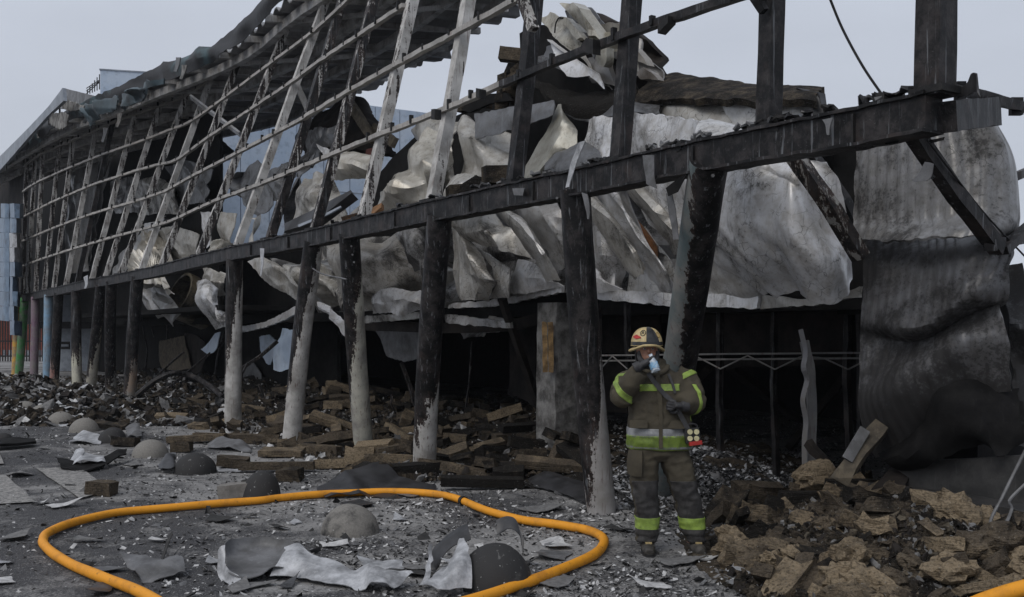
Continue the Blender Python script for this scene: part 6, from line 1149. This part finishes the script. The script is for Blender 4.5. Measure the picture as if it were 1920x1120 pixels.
# turnout jacket
def fold_jk(p, n):
    q = p + PO
    return .010 * nz(q, 7, 3) + .010 * (1 - 2.2 * abs(nz(Vector((q.x, q.y, q.z * 1.6)), 6.5, 8))) + .005 * nz(q, 20, 4)
jk = fuse([loft([(L(x, y, yy), rx, ry) for x, y, yy, rx, ry in ((1237, 838, .0, .262, .175), (1237, 828, .0, .262, .178), (1237, 800, .0, .252, .172), (1236, 770, .0, .246, .172), (1235, 740, .0, .248, .172), (1233, 718, .0, .238, .16), (1231, 704, .01, .2, .142), (1229, 694, .015, .13, .12), (1227, 684, .015, .1, .1), (1226, 674, .02, .094, .094))], 30),
    tube([L(1196, 712, .01), L(1178, 718, -.01), ELR + Vector((-.01, 0, .01))], [.088, .096, .1], 18), tube([ELR + Vector((0, 0, .0)), ELR.lerp(HR, .45), HR.lerp(ELR, .08)], [.094, .085, .066], 18), ball(ELR, .095),
    tube([L(1268, 706, .01), L(1284, 714, -.0), ELL + Vector((0, 0, .02))], [.09, .1, .104], 18), tube([ELL, ELL.lerp(HL, .5), HL.lerp(ELL, .1)], [.1, .088, .068], 18), ball(ELL, .1)], .0105, 3, fold_jk)
jacket = wear('jacket', jk, M_CLOTH, FIRE)
core = lambda c, n: abs(c.x - L(1236, 0).x) < .285 and c.z < 1.25
band('waist_tape', jk, [(L(0, 829.5), (0.03, 0, 1)), (L(0, 814), (0, 0, -1))], M_YEL, FIRE, test=core)
band('waist_tape', jk, [(L(0, 813.5), (0.02, 0, 1)), (L(0, 801), (0, 0, -1))], M_SILT, FIRE, test=core, label=None) if False else band('waist_tape', jk, [(L(0, 813.5), (0.02, 0, 1)), (L(0, 801), (0, 0, -1))], M_SILT, FIRE, test=core)
band('chest_tape', jk, [(L(0, 731), (0, 0, 1)), (L(0, 718.5), (0, 0, -1))], M_YEL, FIRE, test=lambda c, n: L(1194, 0).x < c.x < L(1268, 0).x and n.y < .3)
# sleeve tapes: cut square to the sleeve
def sleeve(a, b, t0, t1, side):
    d = (b - a).normalized(); p0, p1 = a.lerp(b, t0), a.lerp(b, t1)
    band('sleeve_tape', jk, [(p0, d), (p1, -d)], M_YEL, FIRE, test=lambda c, n: ((c - a) - d * (c - a).dot(d)).length < .15 and (c.x < L(1180, 0).x if side < 0 else c.x > L(1276, 0).x))
sleeve(SHR, ELR, .22, .4, -1); sleeve(ELR, HR, .12, .36, -1) if False else sleeve(ELR + Vector((-.05, 0, .02)), HR, .14, .3, -1)
sleeve(L(1276, 690), L(1304, 745, -.05), .2, .36, 1); sleeve(ELL, HL, .14, .27, 1)
obj('front_flap', *grid([[L(1224, 702, -.155), L(1231, 702, -.16)], [L(1227, 745, -.183), L(1235, 745, -.186)], [L(1229, 790, -.182), L(1236, 790, -.184)], [L(1229, 836, -.186), L(1236, 836, -.188)]], 6, 26, amp=.005, f=8, thick=.008), M_CLOTH, FIRE, smooth=60)
for (x, y) in ((1193, 785), (1262, 786)):
    obj('jacket_pocket', *grid([[L(x - 16, y, -.155), L(x, y - 1, -.178), L(x + 15, y, -.18)], [L(x - 16, y + 14, -.16), L(x, y + 14, -.184), L(x + 15, y + 14, -.186)]], 10, 6, amp=.004, f=9, thick=.012), M_CLOTH, FIRE, smooth=60)
obj('collar', *tube([L(1205, 690, -.06), L(1215, 698, -.125), L(1228, 700, -.14), L(1243, 694, -.11), L(1250, 686, -.05)], [.02, .026, .028, .026, .02], 10, sm=20, flat=.8), M_CLOTH, FIRE, smooth=60)
obj('balaclava', *tube([hd(-.07, -.03, -.02), hd(-.062, -.06, -.08), hd(0, -.085, -.13), hd(.062, -.06, -.08), hd(.07, -.03, -.02)], [.018, .026, .03, .026, .018], 10, sm=24), M_GLOVE, FIRE, smooth=60)
st = [L(1209, 698, -.2), L(1222, 716, -.195), L(1240, 738, -.2), L(1256, 752, -.215), L(1268, 775, -.205), L(1283, 802, -.2)]
obj('shoulder_strap', *bar(crom(st, 24), .036, .008, Vector((.8, 0, .6)), step=.03), M_GLOVE, FIRE)
obj('radio_strap', *bar([L(1248, 700, -.15), L(1256, 722, -.17), L(1259, 735, -.178)], .02, .012, Vector((1, 0, 0)), step=.03), M_GLOVE, FIRE)
# gloves: palm, thumb and four unequal bent fingers each, welded
def glove(palm, ax, up, out, curl, parent):
    """palm centre, ax knuckle line, up wrist->knuckles, out back of hand"""
    ax, up, out = Vector(ax).normalized(), Vector(up).normalized(), Vector(out).normalized(); parts = []
    parts.append(tube([palm - up * .055, palm - up * .02, palm + up * .03], [.036, .046, .046], 14, flat=.62))
    parts.append(tube([palm - up * .1, palm - up * .04], [.046, .04], 14))
    for i, (o, l) in enumerate(((-.034, .068), (-.0115, .078), (.0115, .074), (.033, .058))):
        b = palm + ax * o + up * .03; c1, c2 = curl
        d1 = (up * math.cos(c1) - out * math.sin(c1)).normalized(); d2 = (up * math.cos(c1 + c2) - out * math.sin(c1 + c2)).normalized(); d3 = (up * math.cos(c1 + 1.7 * c2) - out * math.sin(c1 + 1.7 * c2)).normalized()
        parts.append(tube([b - up * .015, b, b + d1 * l * .48, b + d1 * l * .48 + d2 * l * .36, b + d1 * l * .48 + d2 * l * .36 + d3 * l * .28], [.0125, .013, .0122, .0115, .009], 10))
    tb = palm - ax * .036 - up * .02; parts.append(tube([tb, tb - ax * .026 + up * .022 - out * .012, tb - ax * .022 + up * .05 - out * .034, tb - ax * .008 + up * .068 - out * .05], [.018, .0155, .0135, .0105], 10))
    me = fuse(parts, .0048, 2, lambda p, n: .0016 * nz(p, 40)); return wear('glove', me, M_GLOVE, parent)
glove(L(1203, 679, -.245), (.35, -.55, .75), (.82, -.1, .42), (-.35, -.75, -.1), (.75, .85), FIRE)
glove(L(1260, 757, -.225), (.15, -.2, .95), (-.93, -.3, .1), (.0, -.95, .0), (.55, .8), FIRE)
# helmet
hb = HC + Vector((-.003, .01, .028))
rings = []
for a in [i / 12 * math.pi / 2 for i in range(13)]:
    rings.append((hb + Vector((0, .006, math.sin(a) * .152)), max(.002, math.cos(a) ** .8 * .128), max(.002, math.cos(a) ** .8 * .155)))
hv, hf = loft(rings, 36)
o = obj('helmet', hv, hf, M_CREAM, FIRE, smooth=60)
def hpt(x, a, r=1.004):
    """point on the shell front: x sideways -1..1, a angle up the dome"""
    ca = math.cos(a) ** .8; th = math.acos(max(-1, min(1, x))); X = math.copysign(abs(math.cos(th)) ** .8, x) * .128 * ca; Y = -abs(math.sin(th)) ** .8 * .155 * ca
    return hb + Vector((X * r, .006 + Y * r, math.sin(a) * .152 * r))
br = [hb + Vector((math.cos(t) * .134, math.sin(t) * (.185 if math.sin(t) < 0 else .162) + .006, -.008 - .05 * max(0, abs(math.cos(t)) - .35) + .012 * max(0, -math.sin(t)))) for t in [2 * math.pi * i / 48 for i in range(49)]]
obj('helmet_brim', *tube(br, .013, 8, flat=.8), M_CREAM, o, smooth=60)
brow = [[hpt(-1 + 2 * i / 20, a, 1.02) for i in range(21)] for a in (.04, .12, .22)]
obj('brow_guard', *grid(brow, 30, 6, amp=0, thick=.006), M_HBLK, o, smooth=60)
obj('crest_plate', *grid([[hpt(-.12 + .7 * i / 8 * (1 - .35 * j / 8), .2 + 1.2 * j / 8, 1.03) for i in range(9)] for j in range(9)], 14, 20, amp=0, thick=.01), M_HBLK, o, smooth=60)
obj('helmet_mark', *grid([[hpt(-.95, .46, 1.035), hpt(-.95, .5, 1.035)], [hpt(-.75, .36, 1.035), hpt(-.78, .62, 1.035)], [hpt(-.44, .42, 1.035), hpt(-.45, .47, 1.035)]], 6, 8, amp=0, thick=.004, smooth=False), M_RED, o)
em = [hpt(-.36 + .19 * math.cos(t), .76 + .2 * math.sin(t), 1.018) for t in [2 * math.pi * i / 24 for i in range(25)]]
obj('emblem_ring', *tube(em, .0028, 6), M_HBLK, o)
for seg in (((-.44, .66), (-.4, .86)), ((-.4, .86), (-.33, .78)), ((-.42, .76), (-.3, .68)), ((-.33, .86), (-.3, .68))):
    obj('emblem_stroke', *tube([hpt(*seg[0], 1.018), hpt(*seg[1], 1.018)], .0024, 6), M_HBLK, o)
em = [hpt(.62 + .12 * math.cos(t), .62 + .16 * math.sin(t), 1.018) for t in [2 * math.pi * i / 20 for i in range(21)]]
obj('emblem_ring', *tube(em, .0028, 6), m_plain('gold_emblem', (.4, .25, .06), .4, bump=0), o)
obj('neck_guard', *grid([[hd(-.1, .02, .03), hd(-.07, .1, .03), hd(0, .13, .03), hd(.07, .1, .03), hd(.1, .02, .03)], [hd(-.095, .03, -.07), hd(-.07, .12, -.09), hd(0, .15, -.1), hd(.07, .12, -.09), hd(.1, .03, -.07)], [hd(-.085, .0, -.14), hd(-.06, .12, -.17), hd(0, .15, -.18), hd(.07, .12, -.17), hd(.095, .0, -.14)]], 20, 12, amp=.008, f=8, thick=.012), M_GLOVE, o, smooth=60)
# boots
for (x, y, tx) in ((1214, 1034, -.05), (1304, 1036, .07)):
    c = L(x, y); c.z = 0; f = Vector((tx, -1, 0)).normalized()
    me = fuse([tube([c + Vector((0, .03, .17)), c + Vector((0, .02, .08)), c + Vector((0, .02, .045))], [.066, .062, .06], 14), tube([c + Vector((0, .05, .045)), c + f * .06 + Vector((0, 0, .05)), c + f * .15 + Vector((0, 0, .043)), c + f * .195 + Vector((0, 0, .036))], [.048, .056, .054, .034], 14, flat=.9)], .008, 3)
    b = wear('boot', me, M_BOOT, FIRE)
    obj('boot_sole', *loft([(c + f * .065 + Vector((0, 0, z)), .056, .14) for z in (.002, .026)], 22), M_HBLK, b)
    obj('toe_badge', *box(c + f * .1 + Vector((0, 0, .098)), .05, .035, .012, (1, 0, 0), None), M_CREAM, b)
# bottle and hand lamp are held or hung: things of their own
b0, b1 = L(1213, 668, -.235), L(1221, 692, -.262)
t = thing('water_bottle', 'crumpled clear plastic bottle with a pale blue label held at his mouth', 'bottle', b1)
dv = (b1 - b0).normalized(); bp_ = [b0 - dv * .02, b0, b0 + dv * .018, b0 + dv * .045, b0 + dv * .085, b0 + dv * .12, b0 + dv * .13]
v, f = tube(bp_, [.013, .014, .03, .037, .035, .036, .028], 18); v = [q + Vector((nz(q, 30), nz(q, 30, 3), nz(q, 30, 7))) * .012 for q in v]
M_BOT = m_plain('clear_crinkled_plastic', (.50, .56, .62), .12, c2=(.34, .42, .5), scale=40, bump=.5, spec=.8); M_LAB = m_plain('pale_blue_label', (.16, .38, .62), .35, c2=(.5, .6, .68), scale=45, bump=.5, spec=.6)
obj('bottle_body', v, f, M_BOT, t, smooth=30)
v, f = tube([b0 + dv * .05, b0 + dv * .07, b0 + dv * .1], [.0392, .038, .038], 18); v = [q + Vector((nz(q, 30), nz(q, 30, 3), nz(q, 30, 7))) * .012 for q in v]
obj('bottle_label', v, f, M_LAB, t, smooth=30)
lc = L(1290, 815, -.21)
t = thing('hand_lamp', 'dark hand lamp with four round cream lenses hanging at his hip', 'lamp', lc)
obj('lamp_case', *bar([lc + Vector((-.008, .03, .07)), lc + Vector((.008, .03, -.045))], .115, .07, Vector((1, 0, 0)), jit=.002, step=.02), M_HBLK, t)
for (i, j) in ((-1, 1), (1, 1), (-1, -1), (1, -1)):
    q = lc + Vector((i * .026 + .002, -.008, j * .026 + .018)); obj('lens', *tube([q, q + Vector((0, -.012, 0))], .021, 16), m_plain('cream_lens', (.6, .56, .34), .2, bump=0) if (i, j) == (-1, 1) else bpy.data.materials['cream_lens'], t)
obj('red_foot', *bar([lc + Vector((-.03, -.006, -.052)), lc + Vector((.07, -.006, -.038))], .03, .05, Vector((0, 0, 1)), step=.03), M_RED, t)
obj('lamp_handle', *tube([lc + Vector((-.04, .03, .07)), lc + Vector((-.02, .03, .1)), lc + Vector((.03, .03, .1)), lc + Vector((.045, .03, .065))], .008, 8, sm=12), M_HBLK, t)

# ---------------------------------------------------------------- thin smoke haze over the yard
M_HAZE = bpy.data.materials.new('thin_smoke_haze'); M_HAZE.use_nodes = True; _t = M_HAZE.node_tree; _t.nodes.clear()
_v = _t.nodes.new('ShaderNodeVolumePrincipled'); _v.inputs['Color'].default_value = (.82, .87, .95, 1); _v.inputs['Density'].default_value = .0004; _o = _t.nodes.new('ShaderNodeOutputMaterial'); _t.links.new(_v.outputs[0], _o.inputs['Volume'])
obj('haze', *box((0, 45, 8.2), 260, 150, 18.6), M_HAZE, kind='stuff', label='thin smoke haze hanging over the yard', cat='haze')
